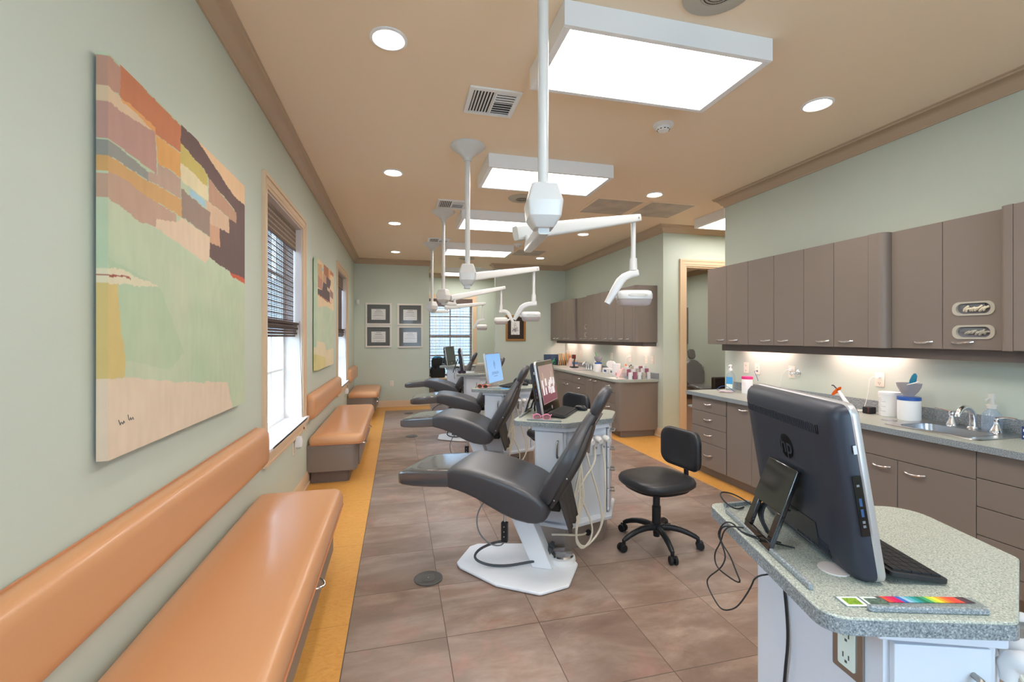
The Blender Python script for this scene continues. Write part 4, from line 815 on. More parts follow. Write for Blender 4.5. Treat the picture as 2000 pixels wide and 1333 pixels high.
# ---------------------------------------------------------------- dental chairs
def make_chair(label):
    t = thing('dental_chair', label, 'dental chair', (0, 0, 0), 0, 'charcoal dental chairs')
    X_, Y_, Z_ = Vector((1, 0, 0)), Vector((0, 1, 0)), Vector((0, 0, 1))
    pl = fillet([(0.0, -.12), (.04, -.165), (.318, -.297), (.587, -.318), (.73, -.19), (.745, .075), (.655, .21), (.539, .235), (.33, .25), (.04, .165), (0.0, .11)][::1], [.03]*11, 4)
    m = MB().prism(pl, .004, .022); m.build('base_plate', 'whitem', t, bevel=.006, seg=3)
    c = MB().prism([(.478, .022), (.605, .022), (.44, .40), (.30, .40)], -.055, .055, ax='y'); c.build('column', 'whitem', t, bevel=.006)
    c = MB().box(.16, .52, -.12, .12, .43, .50); c.build('under_frame', 'dgrey', t)
    def padloft(rows, pw=8.0, n=60):
        st = []
        for i, (s_, zt, zb, hw_) in enumerate(rows):
            cen = Vector((s_, 0, (zt+zb)/2)); p0, p1 = rows[max(i-1, 0)], rows[min(i+1, len(rows)-1)]
            d = Vector((p1[0]-p0[0], 0, ((p1[1]+p1[2])-(p0[1]+p0[2]))/2)).normalized(); up = Vector((-d.z, 0, d.x))
            st.append((cen, Y_, up, hw_, abs(zt-zb)/2*max(.6, 1.0)))
        return MB().loft(st, pw=pw, n=n)
    lr = padloft([(-.378, .565, .540, .16), (-.374, .580, .524, .195), (-.36, .592, .513, .216), (-.33, .602, .509, .228), (-.25, .614, .510, .240), (-.12, .628, .518, .248), (-.03, .638, .526, .25), (.004, .641, .529, .25)])
    lr.build('leg_rest', 'gloss_foot', t, ang=50)
    se = padloft([(-.004, .645, .525, .252), (.02, .652, .522, .256), (.06, .657, .515, .257), (.12, .655, .500, .257), (.20, .644, .472, .257), (.29, .624, .430, .257), (.37, .602, .394, .257), (.45, .572, .367, .256), (.52, .536, .358, .254), (.56, .510, .361, .250), (.59, .485, .375, .240), (.606, .463, .393, .225), (.614, .44, .412, .19)])
    s_ = se.build('seat', 'leather', t, ang=50)
    for k, yy in enumerate((-.235, -.222)):
        MB().tube([(a, yy, z_+.001-.0015*k) for a, z_ in ((.02, .636), (.06, .641), (.12, .639), (.20, .627), (.29, .606), (.37, .583), (.45, .553), (.52, .516), (.56, .490))], .0016, 5).build('seam', 'shell', s_)
    # backrest
    b0 = Vector((.592, 0, .475)); d = Vector((.49, 0, .872)).normalized(); nf = Vector((-d.z, 0, d.x))
    def back(rows, off, pw=5, n=40): return MB().loft([(b0+d*l+nf*(off+o2), Y_, nf, hw_, th) for l, hw_, th, o2 in rows], pw=pw, n=n)
    back([(-.03, .14, .020, .0), (-.02, .18, .036, .002), (.02, .214, .050, .004), (.10, .240, .056, .004), (.20, .250, .056, .001), (.29, .248, .053, .0), (.36, .236, .048, .003), (.42, .204, .042, .009), (.48, .155, .035, .014), (.53, .122, .030, .015), (.58, .105, .026, .012), (.592, .09, .014, .012)], .014).build('backrest', 'leather', t, ang=50)
    sh = back([(.0, .20, .016, 0), (.10, .240, .024, 0), (.20, .253, .026, 0), (.29, .251, .026, 0), (.36, .236, .024, .006), (.42, .204, .021, .014), (.48, .154, .017, .024), (.53, .115, .010, .032)], -.034).build('back_shell', 'shell', t, ang=50)
    m = MB()
    for l, hw_ in ((.06, .222), (.22, .25), (.40, .205)):
        for sg in (-1, 1): p = b0+d*l+nf*-.03+Y_*hw_*sg; m.ball(p, .006, .006, .006, seg=8, n=5)
    m.build('shell_screw', 'steel', sh)
    hb = b0+d*.565+nf*.02; hd = Vector((.50, 0, .866)).normalized(); hn = Vector((-hd.z, 0, hd.x))
    MB().loft([(hb+hd*l+hn*o2, Y_, hn, hw_, th) for l, hw_, th, o2 in ((0, .05, .014, .0), (.008, .085, .026, .002), (.03, .108, .034, .004), (.08, .122, .038, .006), (.13, .118, .037, .008), (.17, .098, .032, .008), (.192, .068, .022, .006), (.20, .03, .01, .004))], pw=2.8, n=36).build('headrest', 'leather', t, ang=60)
    MB().box(0, 0, 0, 0, 0, 0) if False else None
    st = MB(); a = hb-hd*.06-hn*.03; st.tube([a-hd*.02, a+hd*.10], .012, 8); st.build('headrest_slide', 'steel', t)
    f = MB(); nu, nv = 10, 10; G = []
    for i in range(nu+1):
        y_ = -.2+.4*i/nu; G.append([f.v((.665+.05*j/nv+.03*abs(i/nu-.5)*(j/nv)+.006*math.sin(i*1.9)*(j/nv), y_*(1-.25*j/nv), .545-.255*j/nv+.012*math.cos(i*1.3)*(j/nv))) for j in range(nv+1)])
    for i in range(nu):
        for j in range(nv): f.face([G[i][j], G[i+1][j], G[i+1][j+1], G[i][j+1]])
    fo = f.build('rear_flap', 'cloth', t); q = fo.modifiers.new('t', 'SOLIDIFY'); q.thickness = .012; q.offset = 0
    MB().box(.56, .66, -.10, .10, .40, .50).build('hinge_block', 'black', t, bevel=.006)
    c = MB().box(.315, .355, -.185, -.155, .215, .335); cb = c.build('control_box', 'black', t, bevel=.004)
    for k in range(3): MB().cyl((.335, -.1855, .25+.03*k), (.335, -.188, .25+.03*k), .004, 8).build('switch', 'steel', cb)
    MB().tube([(.335, -.17, .335), (.335, -.165, .39)], .007, 8).build('bracket', 'steel', cb)
    MB().tube([(.22, -.12, .45), (.18, -.15, .42), (.15, -.17, .34), (.17, -.18, .25), (.24, -.18, .19), (.31, -.172, .185), (.335, -.17, .215)], .0045, 8, 0, 2).build('thin_cable', 'greyp', t)
    MB().tube([(.335, -.17, .22), (.26, -.175, .20), (.16, -.16, .14), (.12, -.14, .07), (.2, -.12, .03), (.32, -.1, .03), (.43, -.07, .05), (.49, -.05, .06)], .008, 10, 0, 2).build('thick_cable', 'dgrey', t)
    return t
CH_POS = [((.42, 3.0), 30, 'nearest dental chair, plastic wrap over its foot end'), ((.44, 4.93), 23, 'second dental chair, blue sheen, behind the nearest one'), ((.56, 6.62), 9, 'third dental chair, wrapped foot end pointing at the benches'), ((.52, 8.75), 12, 'farthest dental chair in front of the far windowed recess')]
proto = make_chair(CH_POS[0][2])
for i, (p, a, l) in enumerate(CH_POS):
    c = proto if i == 0 else copy_tree(proto)
    c.location = (p[0], p[1], 0); c.rotation_euler = (0, 0, -math.radians(a)); c['label'] = l
def loc2w(o, a, p):
    a = math.radians(a); return (o[0]+p[0]*math.cos(a)-p[1]*math.sin(a), o[1]+p[0]*math.sin(a)+p[1]*math.cos(a))
px_ = loc2w((.42, 3.0), -30, (.640, .085))
t = thing('foot_pedal', 'round white and chrome foot pedal on the nearest white base plate', 'foot control', (px_[0], px_[1], .022), -math.radians(30))
MB().lathe([(.085, 0), (.088, .012), (.084, .03), (.07, .034)], seg=32).build('housing', 'whitep', t)
MB().lathe([(.076, .034), (.078, .042), (.07, .05), (.03, .056), (0, .057)], seg=32, cap=False).build('chrome_disc', 'chrome', t)
m = MB(Matrix.Translation((-.075, -.03, .06)) @ Matrix.Rotation(math.radians(20), 4, 'Y')); m.box(-.012, .012, -.05, .06, -.04, .045).box(-.02, .02, -.015, .02, -.035, .05); m.build('lever_bracket', 'dgrey', t, bevel=.004)

def floor_disc(x, y, label):
    t = thing('floor_outlet_cover', label, 'floor cover', (x, y, 0), 0, 'round floor outlet covers')
    MB().lathe([(.085, .001), (.085, .005), (.079, .007), (.076, .0055)], seg=36).build('ring', 'grid', t)
    m = MB().prism(fillet(rect(-.038, -.045, .038, .045), .03), .0056, .0075); l = m.build('flip_lid', 'grid', t, bevel=.001); MB().lathe([(.004, .0075), (.003, .009)], seg=10).build('screw', 'steel', l)
for x, y, l in ((.175, 2.778, 'round grey floor outlet cover nearest the viewer'), (.188, 6.80, 'middle round floor outlet cover in the tile aisle'), (.188, 8.85, 'farthest round floor outlet cover near the back border')): floor_disc(x, y, l)

# ---------------------------------------------------------------- delivery carts
CZ = .88
CO = [(.585, 1.0)]
def make_cart(label):
    t = thing('delivery_cart', label, 'dental cart', (0, 0, 0), 0, 'pale grey chairside carts')
    pl = fillet([(0, 0), (.372, 0), (.66, .285), (.665, .65), (0, .65)], [.05, .03, .03, .09, .04], 7)
    m = MB().prism(pl, CZ-.036, CZ); m.build('countertop', 'counter', t, bevel=.004)
    pe = fillet([(-.0012, -.0012), (.3725, -.0012), (.6612, .2845), (.6662, .6512), (-.0012, .6512)], [.05, .03, .03, .09, .04], 7)
    q = MB(); n = len(pe); A = [q.v((p[0], p[1], CZ-.0355)) for p in pe]; B = [q.v((p[0], p[1], CZ-.004)) for p in pe]
    for k in range(n): q.face([A[k], A[(k+1) % n], B[(k+1) % n], B[k]])
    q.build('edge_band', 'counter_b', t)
    MB().box(.022, .033, .10, .56, CZ, CZ+.014).build('tray_lip', 'counter_b', t, bevel=.003)
    MB().box(.10, .34, .022, .034, CZ, CZ+.012).build('tray_lip', 'counter_b', t, bevel=.003)
    B0 = [(.15, .055), (.368, .045), (.615, .29), (.62, .61), (.40, .61), (.07, .44)]
    MB().prism([(.13, .04), (.372, .02), (.64, .285), (.64, .62), (.4, .62), (.05, .45)], CZ-.068, CZ-.036).build('top_rail', 'cart', t, bevel=.003)
    # niche: cabinet body keeps back from the diagonal face
    MB().prism([(.15, .055), (.368, .045), (.375, .09), (.56, .275), (.615, .29), (.62, .61), (.40, .61), (.07, .44)], .19, CZ-.068).build('body', 'cart', t)
    MB().prism([(.375, .088), (.372, .05), (.612, .288), (.56, .272)], .62, .76).build('instrument_rail', 'cart', t, bevel=.004)
    MB().prism(fillet([(.13, .03), (.385, .005), (.655, .28), (.655, .64), (.40, .64), (.05, .45)], .02), .165, .19).build('lower_shelf', 'cart', t, bevel=.004)
    MB().prism([(.16, .075), (.36, .06), (.60, .30), (.60, .60), (.42, .60), (.10, .44)], 0, .165).build('toe_kick', 'kick', t)
    # door on the front face, drawers on the side
    e = Vector((.368-.15, .045-.055, 0)).normalized(); nrm = Vector((e.y, -e.x, 0))
    dm = basis((.15, .055, 0), e, (0, 0, 1)); 
    d = MB(dm).prism(rect(.012, .20, .20, CZ-.075), 0.0, .016).build('door', 'cart', t, bevel=.002)
    MB(dm).tube([(.165, .64, .016), (.165, .64, .04), (.165, .665, .046), (.165, .725, .046), (.165, .75, .04), (.165, .75, .016)], .0065, 10, 0, 1).build('handle', 'steel_d', d)
    for za, zb in ((.205, .36), (.365, .51), (.515, .66), (.665, .795)):
        g = MB().box(.62, .636, .32, .59, za, zb).build('drawer', 'cart', t, bevel=.002)
        MB().tube([(.636, .36, zb-.02), (.668, .36, zb-.02), (.668, .43, zb-.02), (.636, .43, zb-.02)], .0065, 8).build('handle', 'steel_d', g)
    dg = Vector((.24, .24, 0)).normalized(); on = Vector((dg.y, -dg.x, 0)); o0 = Vector((.37, .048, 0)); hand = []
    for i, s_ in enumerate((.10, .17, .24, .31)):
        p = o0+dg*s_+on*.02+Vector((0, 0, .735))
        h = MB().tube([p+on*.0-Vector((0, 0, .045)), p, p+on*.03+Vector((0, 0, .012))-dg*.01, p+on*.07+Vector((0, 0, .002))-dg*.012], [.015, .021, .024, .018], 14, 0, 1)
        h.cyl(p-Vector((0, 0, .03)), p-Vector((0, 0, .062)), .008, 10, 1); ho = h.build('handpiece', ['whitep', 'steel'], t)
        if i == 1: MB().tube([p+Vector((0, 0, -.08)), p+Vector((0, 0, .03))+on*.012, p+Vector((0, 0, .06))+on*.02, p+Vector((0, 0, .045))+on*.06], [.012, .013, .012, .004], 10, 0, 1).build('syringe_nozzle', 'steel_d', ho)
    for pts in HOSES:
        MB().tube([(x+.008, y-.008, z) for x, y, z in pts], .0065, 10, 0, 2).build('hose', 'hose', t)
    MB().lathe([(.022, -.004), (.022, .004), (.013, .006)], (0, 0, 0), 16).build('hose_port', 'rubber', t).matrix_basis = basis((.50, .193, .085), dg, (0, 0, 1))
    m = MB().cyl((.14, .20, CZ), (.14, .20, CZ+.003), .035, 24); m.build('cable_grommet', 'jamb', t)
    return t
HOSES = [[(.43, .06, .68), (.46, .04, .60), (.433, .005, .45), (.403, -.024, .303), (.407, -.02, .239), (.44, .0, .25), (.46, .03, .33)],
 [(.476, .155, .69), (.52, .118, .544), (.573, .145, .358), (.595, .168, .192), (.564, .136, .101), (.484, .057, .036), (.437, .009, .1), (.433, .005, .198), (.467, .039, .345), (.471, .044, .5), (.455, .07, .64)],
 [(.535, .21, .69), (.55, .15, .60), (.484, .057, .507), (.424, -.003, .394), (.403, -.024, .303), (.412, -.02, .244), (.45, .022, .3), (.458, .031, .40), (.45, .05, .52), (.45, .07, .66)],
 [(.585, .26, .69), (.614, .186, .5), (.609, .182, .309), (.6, .173, .191), (.555, .127, .093), (.484, .057, .041), (.441, .014, .069), (.433, .005, .14), (.45, .022, .252), (.484, .057, .38), (.46, .06, .55)],
 [(.42, .05, .66), (.467, .039, .6), (.441, .014, .429), (.484, .057, .321), (.537, .109, .168), (.519, .092, .075), (.467, .039, .032), (.433, .005, .101), (.44, .0, .25), (.46, .03, .45)],
 [(.48, .20, .085), (.47, .15, .09), (.42, .05, .12), (.349, -.03, .15), (.285, -.07, .16)]]
CART = [((.855, .75), -17, 'near pale grey cart in the right foreground, outlet on its side'), ((.76, 3.045), -30, 'pale grey cart beside the nearest dental chair, pink glasses on top'), ((.77, 4.98), -27, 'pale grey cart carrying the blue screen'), ((.86, 6.98), -14, 'pale grey cart carrying the telephone base and edge-on monitor'), ((.77, 9.0), -22, 'farthest pale grey cart, beside the black bag')]
cp_ = make_cart(CART[0][2])
for i, (p, a, l) in enumerate(CART):
    c = cp_ if i == 0 else copy_tree(cp_)
    c.location = (p[0], p[1], 0); c.rotation_euler = (0, 0, math.radians(a)); c['label'] = l
e0 = Vector((.15-.07, .055-.44, 0)).normalized(); om = basis((.1325, .135, .735), e0, (0, 0, 1))
o = MB(om).prism(fillet(rect(-.04, -.066, .04, .066), .004), .0, .006).build('outlet_plate', 'steel_d', cp_, bevel=.001)
m = MB(om)
m.prism(fillet(rect(-.022, -.05, .022, .05), .004), .006, .009)
for s_ in (.025, -.025): m.box(-.009, -.006, s_-.004, s_+.008, .009, .0095, 1).box(.006, .009, s_-.004, s_+.007, .009, .0095, 1).box(-.003, .003, s_-.014, s_-.008, .009, .0095, 1)
m.build('outlet_face', ['sticker', 'ink'], o)

def oncart(k, x, y, z=0):
    p = loc2w(CART[k][0], CART[k][1], (x, y)); return (p[0], p[1], CZ+z)
# ---------------------------------------------------------------- computers
def aio(label, k, pos, rot, w_=.50, h=.40, tilt=9, screen='photo', logo=False, g='chairside all-in-one computers'):
    t = thing('desktop_computer', label, 'computer', oncart(k, pos[0], pos[1], .002), math.radians(CART[k][1]+rot), g)
    T = Matrix.Rotation(math.radians(tilt), 4, 'X').inverted(); T = Matrix.Rotation(math.radians(-tilt), 4, 'X')
    def rr_(i, y, r=.03, zb=.0): return [(p[0], y, p[1]) for p in fillet(rect(i, zb+i*.6, w_-i, h-i), max(r-i, .006), 5)]
    MB(T).rings([rr_(.002, -.004), rr_(0, 0), rr_(0, .010), rr_(.003, .013)]).build('bezel', 'silver', t)
    MB(T).rings([rr_(.006, -.0065, .026), rr_(.005, -.004, .026)]).build('front_glass', 'blackg', t)
    MB(T).rings([rr_(.003, .013), rr_(.004, .032), rr_(.010, .044, .04), rr_(.024, .053, .05), rr_(.05, .060, .06), rr_(.09, .062, .05)]).build('back_shell', 'navy', t, ang=50)
    sc = MB(T).box(.035, w_-.035, -.0072, -.0064, .085, h-.035); s_ = sc.build('screen', SCREENS[screen], t)
    if screen == 'photo':
        rr = random.Random(5); q = MB(T)
        q.box(.04, w_-.04, -.0076, -.0073, .09, .20, 2)
        for i in range(17): cx = .06+rr.random()*(w_-.15); cz = .13+rr.random()*.09; q.box(cx, cx+.035, -.0082-.0001*i, -.0078-.0001*i, cz, cz+.05, 0)
        q.box(.33, .36, -.0080, -.0076, .25, .31, 1).box(.10, .13, -.0080, -.0076, .25, .31, 1)
        q.build('screen_image', ['scr_white', 'scr_cream', 'scr_maroon'], t)
    b = MB(T); b.box(w_/2-.11, w_/2+.11, .0625, .0635, .04, .10, 0)
    b.build('port_recess', 'black', t)
    v = MB(T)
    v.box(.06, w_-.05, .0585, .0625, h-.075, h-.052, 0)
    for i in range(44): xx = .066+i*(w_-.128)/43; v.box(xx, xx+.0045, .0625, .0640, h-.0745, h-.0525, 1)
    v.build('vent_slots', ['blackg', 'navy'], t, smooth=False); v = MB(T).box(.095, .255, .0600, .0615, .027, .063, 0)
    for i in range(22): xx = .10+i*.007; v.box(xx, xx+.003, .0615, .0630, .03, .06, 1)
    v.build('vent_slots', ['blackg', 'navy'], t, smooth=False)
    io = MB(T).box(-.0006, .002, .016, .034, .12, .26); io = io.build('side_ports', 'blackg', t)
    for zz, hh_, ii in ((.14, .006, 1), (.15, .006, 1), (.165, .018, 0), (.19, .018, 0), (.235, .005, 1)): MB(T).box(-.0012, -.0004, .022, .028, zz, zz+hh_).build('port_socket', ['dblue', 'greyp'][ii], io)
    MB(T).box(-.0012, .001, .014, .022, .31, .33).build('drive_button', 'silver', t)
    if logo:
        M_ = T @ basis((w_*.46, .0625, h*.66), (-1, 0, 0), (0, 0, 1))
        disc = MB(M_).lathe([(.034, 0), (.034, .0012), (0, .0012)], seg=32, cap=False).build('badge', 'blackg', t)
        text('badge_letters', 'hp', .062, 'navy', disc, M_ @ Matrix.Translation((0, 0, .0016)) @ Matrix.Shear('XZ', 4, (0, 0)))
    # easel leg behind
    x0, x1 = w_*.5-.10, w_*.5+.06; tz = .185; ty = .185*math.sin(math.radians(tilt))+.064
    a0, a1 = (ty+.012, tz+.03), (.180, .0)
    def leg(xa, xb, u0, u1, th=.010):
        L = MB(); P = lambda u: (a0[0]+(a1[0]-a0[0])*u, a0[1]+(a1[1]-a0[1])*u); p, q = P(u0), P(u1)
        return [(xa, *p), (xb, *p), (xb, *q), (xa, *q)], (p, q)
    L = MB()
    for xa, xb, u0, u1 in ((x0, x1, 0, .55), (x0, x0+.028, .55, .9), (x1-.028, x1, .55, .9), (x0, x1, .9, 1.0)):
        f_, _ = leg(xa, xb, u0, u1); L.rings([[(p[0], p[1], p[2]) for p in f_], [(p[0], p[1]+.012, p[2]+.004) for p in f_]])
    L.build('easel_leg', 'blackg', t, bevel=.003)
    MB().tube([(w_/2, ty+.01, tz-.02), (w_/2, ty-.02, tz-.03)], .022, 12).build('hinge', 'black', t)
    c = MB()
    for i in range(3): c.tube([(w_*.5+.02*i, .085, .075-.005*i), (w_*.5+.03+.02*i, .13, .10-.01*i), (w_*.5+.03+.01*i, .155, .05), (w_*.5+.01*i, .14, .004)], .0035, 7, 0, 2)
    c.build('back_cables', 'black', t)
    if not logo:
        M_ = T @ basis((w_*.5, -.0073, .045), (1, 0, 0), (0, 0, 1)); MB(M_).lathe([(.014, 0), (.014, .0008), (0, .0008)], seg=24, cap=False).build('badge', 'silver', t)
    return t
def emis(name, c, s_): M[name] = mat(name, tuple(int(v*.2) for v in c), .25, emit=c, es=s_)
emis('scr_mauve', (178, 148, 140), .42); emis('scr_white', (235, 225, 225), .5); emis('scr_cream', (200, 170, 150), .45); emis('scr_maroon', (150, 80, 100), .35); emis('scr_blue', (132, 178, 226), .62); emis('scr_navy', (70, 110, 160), .5)
SCREENS = dict(photo='scr_mauve', blue='scr_blue', off='screen_off')
aio('black computer seen from behind on the near cart', 0, (.205, .12), 88, .50, .425, 9, 'off', True)
aio('computer showing a photo of white boxes, beside the nearest dental chair', 1, (.195, .14), 86, .46, .40, 10, 'photo')
aio('black computer seen edge-on beside the telephone base', 3, (.12, .14), 97, .46, .40, 8, 'off')
aio('small far computer with a dark screen in front of the recess blind', 4, (.13, .16), 82, .44, .38, 9, 'off')
t = thing('computer_monitor', 'white-framed monitor with a lit blue welcome screen', 'computer', oncart(2, .17, .16, .001), math.radians(-27+83)); T = Matrix.Rotation(math.radians(-9), 4, 'X'); w_, h = .46, .36
def rq(i, y, z0=.03): return [(p[0], y, p[1]) for p in fillet(rect(i, z0+i, w_-i, z0+h-i), .012, 4)]
MB(T).rings([rq(0, -.006), rq(0, .016), rq(.012, .024), rq(.06, .034)]).build('casing', 'silver', t, bevel=0)
MB(T).box(.014, w_-.014, -.0075, -.0062, .048, .03+h-.014).build('screen', 'scr_blue', t)
Mt = T @ basis((w_*.5, -.0079, .15), (1, 0, 0), (0, 0, 1)); text('screen_lettering', 'JOHNSON', .045, 'scr_navy', t, Mt, .0002)
Mt2 = T @ basis((w_*.5, -.0079, .115), (1, 0, 0), (0, 0, 1)); text('screen_lettering', 'ORTHODONTICS', .014, 'scr_navy', t, Mt2, .0002)
e = MB(T @ basis((w_*.5, -.008, .25), (1, 0, 0), (0, 0, 1)))
for s_ in (-1, 1):
    e.tube([(s_*.022*math.sin(PI*i/10), -.05+.1*i/10, 0) for i in range(11)], .0014, 5); e.tube([(s_*.010*math.sin(PI*i/8), -.02+.05*i/8, 0) for i in range(9)], .0012, 5)
e.build('screen_emblem', 'scr_navy', t)
MB().lathe([(.09, 0), (.09, .008), (.03, .014), (.02, .05), (.02, .10)], (w_/2, .07, 0), 24).build('stand', 'silver', t)
def keyboard(label, k, x, y, rot, w_=.42, d=.14, lift=.02, tiltk=7):
    t = thing('keyboard', label, 'keyboard', oncart(k, x, y, .003), math.radians(CART[k][1]+rot), 'black keyboards')
    T = Matrix.Translation((0, 0, lift)) @ Matrix.Rotation(math.radians(tiltk), 4, 'X'); T = Matrix.Rotation(math.radians(tiltk), 4, 'X')
    MB(T).prism(fillet(rect(0, 0, w_, d), .008, 4), 0, .012).build('tray', 'black', t, bevel=.002)
    m = MB(T); rows = 5; kh = (d-.02)/rows
    for r in range(rows):
        n = 15; kw = (w_-.02)/n
        c = 0
        while c < n:
            sp = 5 if (r == 0 and c == 4) else 1
            m.box(.01+c*kw+.001, .01+(c+sp)*kw-.001, .01+r*kh+.001, .01+(r+1)*kh-.001, .012, .0155); c += sp
    m.build('keys', 'rubber', t, smooth=False)
def mouse(label, k, x, y, rot):
    t = thing('computer_mouse', label, 'mouse', oncart(k, x, y, .0), math.radians(CART[k][1]+rot), 'black mice')
    MB().loft([((-.05, 0, .012), (0, 1, 0), (0, 0, 1), .018, .010), ((-.035, 0, .018), (0, 1, 0), (0, 0, 1), .029, .018), ((0, 0, .020), (0, 1, 0), (0, 0, 1), .031, .020), ((.03, 0, .016), (0, 1, 0), (0, 0, 1), .029, .016), ((.05, 0, .010), (0, 1, 0), (0, 0, 1), .020, .009)], pw=2.6, n=24).build('shell', 'black', t, ang=60)
    MB().lathe([(.009, -.003), (.010, 0), (.009, .003)], (.028, 0, .031), 14, ax='y').build('wheel', 'greyp', t)
keyboard('black keyboard below the near computer', 0, .355, .135, 90, .40, .13)
keyboard('black keyboard in front of the computer showing boxes', 1, .34, .15, 84, .40, .13)
keyboard('black keyboard in front of the blue screen', 2, .40, .14, 80, .38, .12)
mouse('black mouse half hidden behind the near computer', 0, .40, .55, 20); mouse('black mouse on the cart with the pink glasses', 1, .40, .56, -20); mouse('black mouse near the blue screen, by the chair headrest', 2, .50, .50, 0)

# things on the carts
tag(MB().tube([oncart(0, *p[:2], p[2]) for p in ((.08, .33, .006), (-.012, .36, .016), (-.03, .381, .04), (-.03, .442, .015), (-.03, .491, -.04), (-.03, .458, -.055), (-.03, .426, -.08), (-.03, .442, -.11), (-.03, .474, -.144), (-.03, .568, -.218), (-.03, .58, -.248), (-.03, .508, -.263), (-.03, .452, -.259), (-.03, .372, -.207), (-.03, .326, -.162), (-.03, .267, -.086), (-.025, .255, -.05), (.02, .26, -.045))], .0022, 7, 0, 2).build('looped_cable', 'black'), 'thin black cable looping over the side of the near cart', 'cable', 'looped cables of the near cart')
tag(MB().tube([oncart(0, *p[:2], p[2]) for p in ((.1, .30, .006), (-.008, .35, .014), (-.026, .37, .036), (-.033, .431, .0), (-.033, .458, -.055), (-.033, .508, -.11), (-.033, .496, -.144), (-.033, .431, -.136), (-.033, .313, -.106), (-.033, .349, -.087), (-.033, .391, -.06), (-.033, .447, -.053), (-.033, .468, -.034), (-.028, .463, -.01), (-.02, .44, .006), (.05, .42, .004))], .0022, 7, 0, 2).build('looped_cable', 'black'), 'thin black cable crossing the hanging loop of the near cart', 'cable', 'looped cables of the near cart')
tag(MB().tube([oncart(0, .088, .325, -.04), oncart(0, .086, .328, -.10), oncart(0, .088, .315, -.18), oncart(0, .086, .305, -.25), oncart(0, .084, .315, -.33), oncart(0, .084, .33, -.45), oncart(0, .08, .33, -.7), oncart(0, .05, .33, -.874)], .004, 8, 0, 2).build('power_cord', 'black'), 'thick black cord hanging down the side panel of the near cart', 'cable')
tag(MB().tube([oncart(0, .10, .60, .004), oncart(0, .06, .57, .006), oncart(0, .035, .60, .02), oncart(0, .04, .66, .035), oncart(0, .09, .66, .03), oncart(0, .13, .60, .01)], .0025, 7, 0, 2).build('mouse_cable', 'black'), 'short black cable curl at the back corner of the near cart', 'cable')
tag(MB().box(-.05, .05, -.006, .006, 0, .012).build('lip_block', 'counter_b'), 'short speckled strip at the back edge of the near cart', 'strip').location = oncart(0, .09, .625)
t = thing('shade_card', 'colour chart card with rainbow stripes and a leaf picture, under clear film', 'card', oncart(0, .21, .062, .0008), math.radians(-17+2)); MB().box(-.15, .15, -.018, .02, 0, .0008).build('clear_film', 'clear', t)
m = MB().box(-.145, -.10, -.018, .018, .001, .0016, 0).box(-.138, -.107, -.012, .012, .0016, .0019, 1).box(-.095, -.06, -.018, .018, .001, .0016, 0).box(-.09, -.05, -.014, .012, .0016, .0019, 2)
m.build('picture_cards', ['sticker', mat('leaf_green', (150, 180, 50), .6, rgb2=(90, 130, 40), nscale=300), mat('moss', (110, 130, 110), .6, rgb2=(70, 90, 80), nscale=200)], t)
cs = [(90, 76, 84), (232, 84, 60), (228, 40, 96), (214, 30, 96), (60, 110, 190), (150, 190, 215), (90, 180, 190), (40, 150, 150), (30, 120, 90), (60, 160, 110), (180, 210, 70), (246, 224, 60), (244, 160, 50), (238, 110, 50), (226, 70, 60), (220, 80, 60), (90, 60, 70), (70, 56, 62)]
m = MB()
for i, c in enumerate(cs): x_ = -.055+i*.0108; m.rings([[(x_, -.002, .001), (x_+.0108, -.002, .001), (x_+.0038, .020, .001), (x_-.007, .020, .001)], [(x_, -.002, .0017), (x_+.0108, -.002, .0017), (x_+.0038, .020, .0017), (x_-.007, .020, .0017)]], i)
m.build('colour_stripes', [mat('stripe_%d' % i, c, .5) for i, c in enumerate(cs)], t)
def glasses(label, k, x, y, rot, mt, lens):
    t = thing('protective_glasses', label, 'glasses', oncart(k, x, y, .0), math.radians(CART[k][1]+rot), 'protective glasses')
    fr = MB(); ln = MB()
    for s_ in (-1, 1):
        pts = [(s_*.033+.026*math.cos(a), 0.004*math.cos(a), .024+.021*math.sin(a)) for a in [2*PI*i/20 for i in range(21)]]; fr.tube(pts, .0035, 7)
        v = [ln.v((s_*.033+.025*math.cos(2*PI*i/20), .001, .024+.02*math.sin(2*PI*i/20))) for i in range(20)]; w2 = [ln.v((s_*.033+.025*math.cos(2*PI*i/20), .003, .024+.02*math.sin(2*PI*i/20))) for i in range(20)]; ln.face(v); ln.face(w2[::-1])
        for i in range(20): ln.face([v[i], v[(i+1) % 20], w2[(i+1) % 20], w2[i]])
        fr.tube([(s_*.060, .003, .034), (s_*.066, .03, .034), (s_*.062, .09, .028), (s_*.058, .125, .006)], .003, 7, 0, 1)
    fr.tube([(-.008, 0, .028), (0, -.002, .032), (.008, 0, .028)], .003, 7)
    fr.build('frame', mt, t); ln.build('lenses', lens, t)
M['lensd'] = mat('dark_lens', (40, 30, 36), .1, coat=1); M['lensp'] = clear_mat('pale_mirror_lens', (225, 190, 195), .5, .35, (215, 170, 175))
M['pinkg'] = mat('pale_pink_frame', (244, 150, 180), .35)
glasses('pink framed glasses on the second cart', 1, .20, .045, 10, 'pinkg', 'lensp'); glasses('orange framed dark glasses on the blue screen cart', 2, .12, .07, -5, 'orange', 'lensd'); glasses('purple tinted glasses beside the edge-on monitor', 3, .08, .10, 10, mat('plum_frame', (92, 70, 90), .4), 'lensd')
t = thing('phone_base', 'grey wedge-shaped telephone base on the fourth cart', 'telephone', oncart(3, .36, .40), math.radians(-14)); MB().prism([(-.11, 0), (.11, 0), (.13, .155), (-.07, .145)], -.10, .10, ax='y').build('body', 'spk', t, bevel=.006); m = MB()
for k in range(7): m.box(-.09, .10, -.103, -.1, .02+k*.015, .026+k*.015)
m.build('grooves', 'greyp', t)
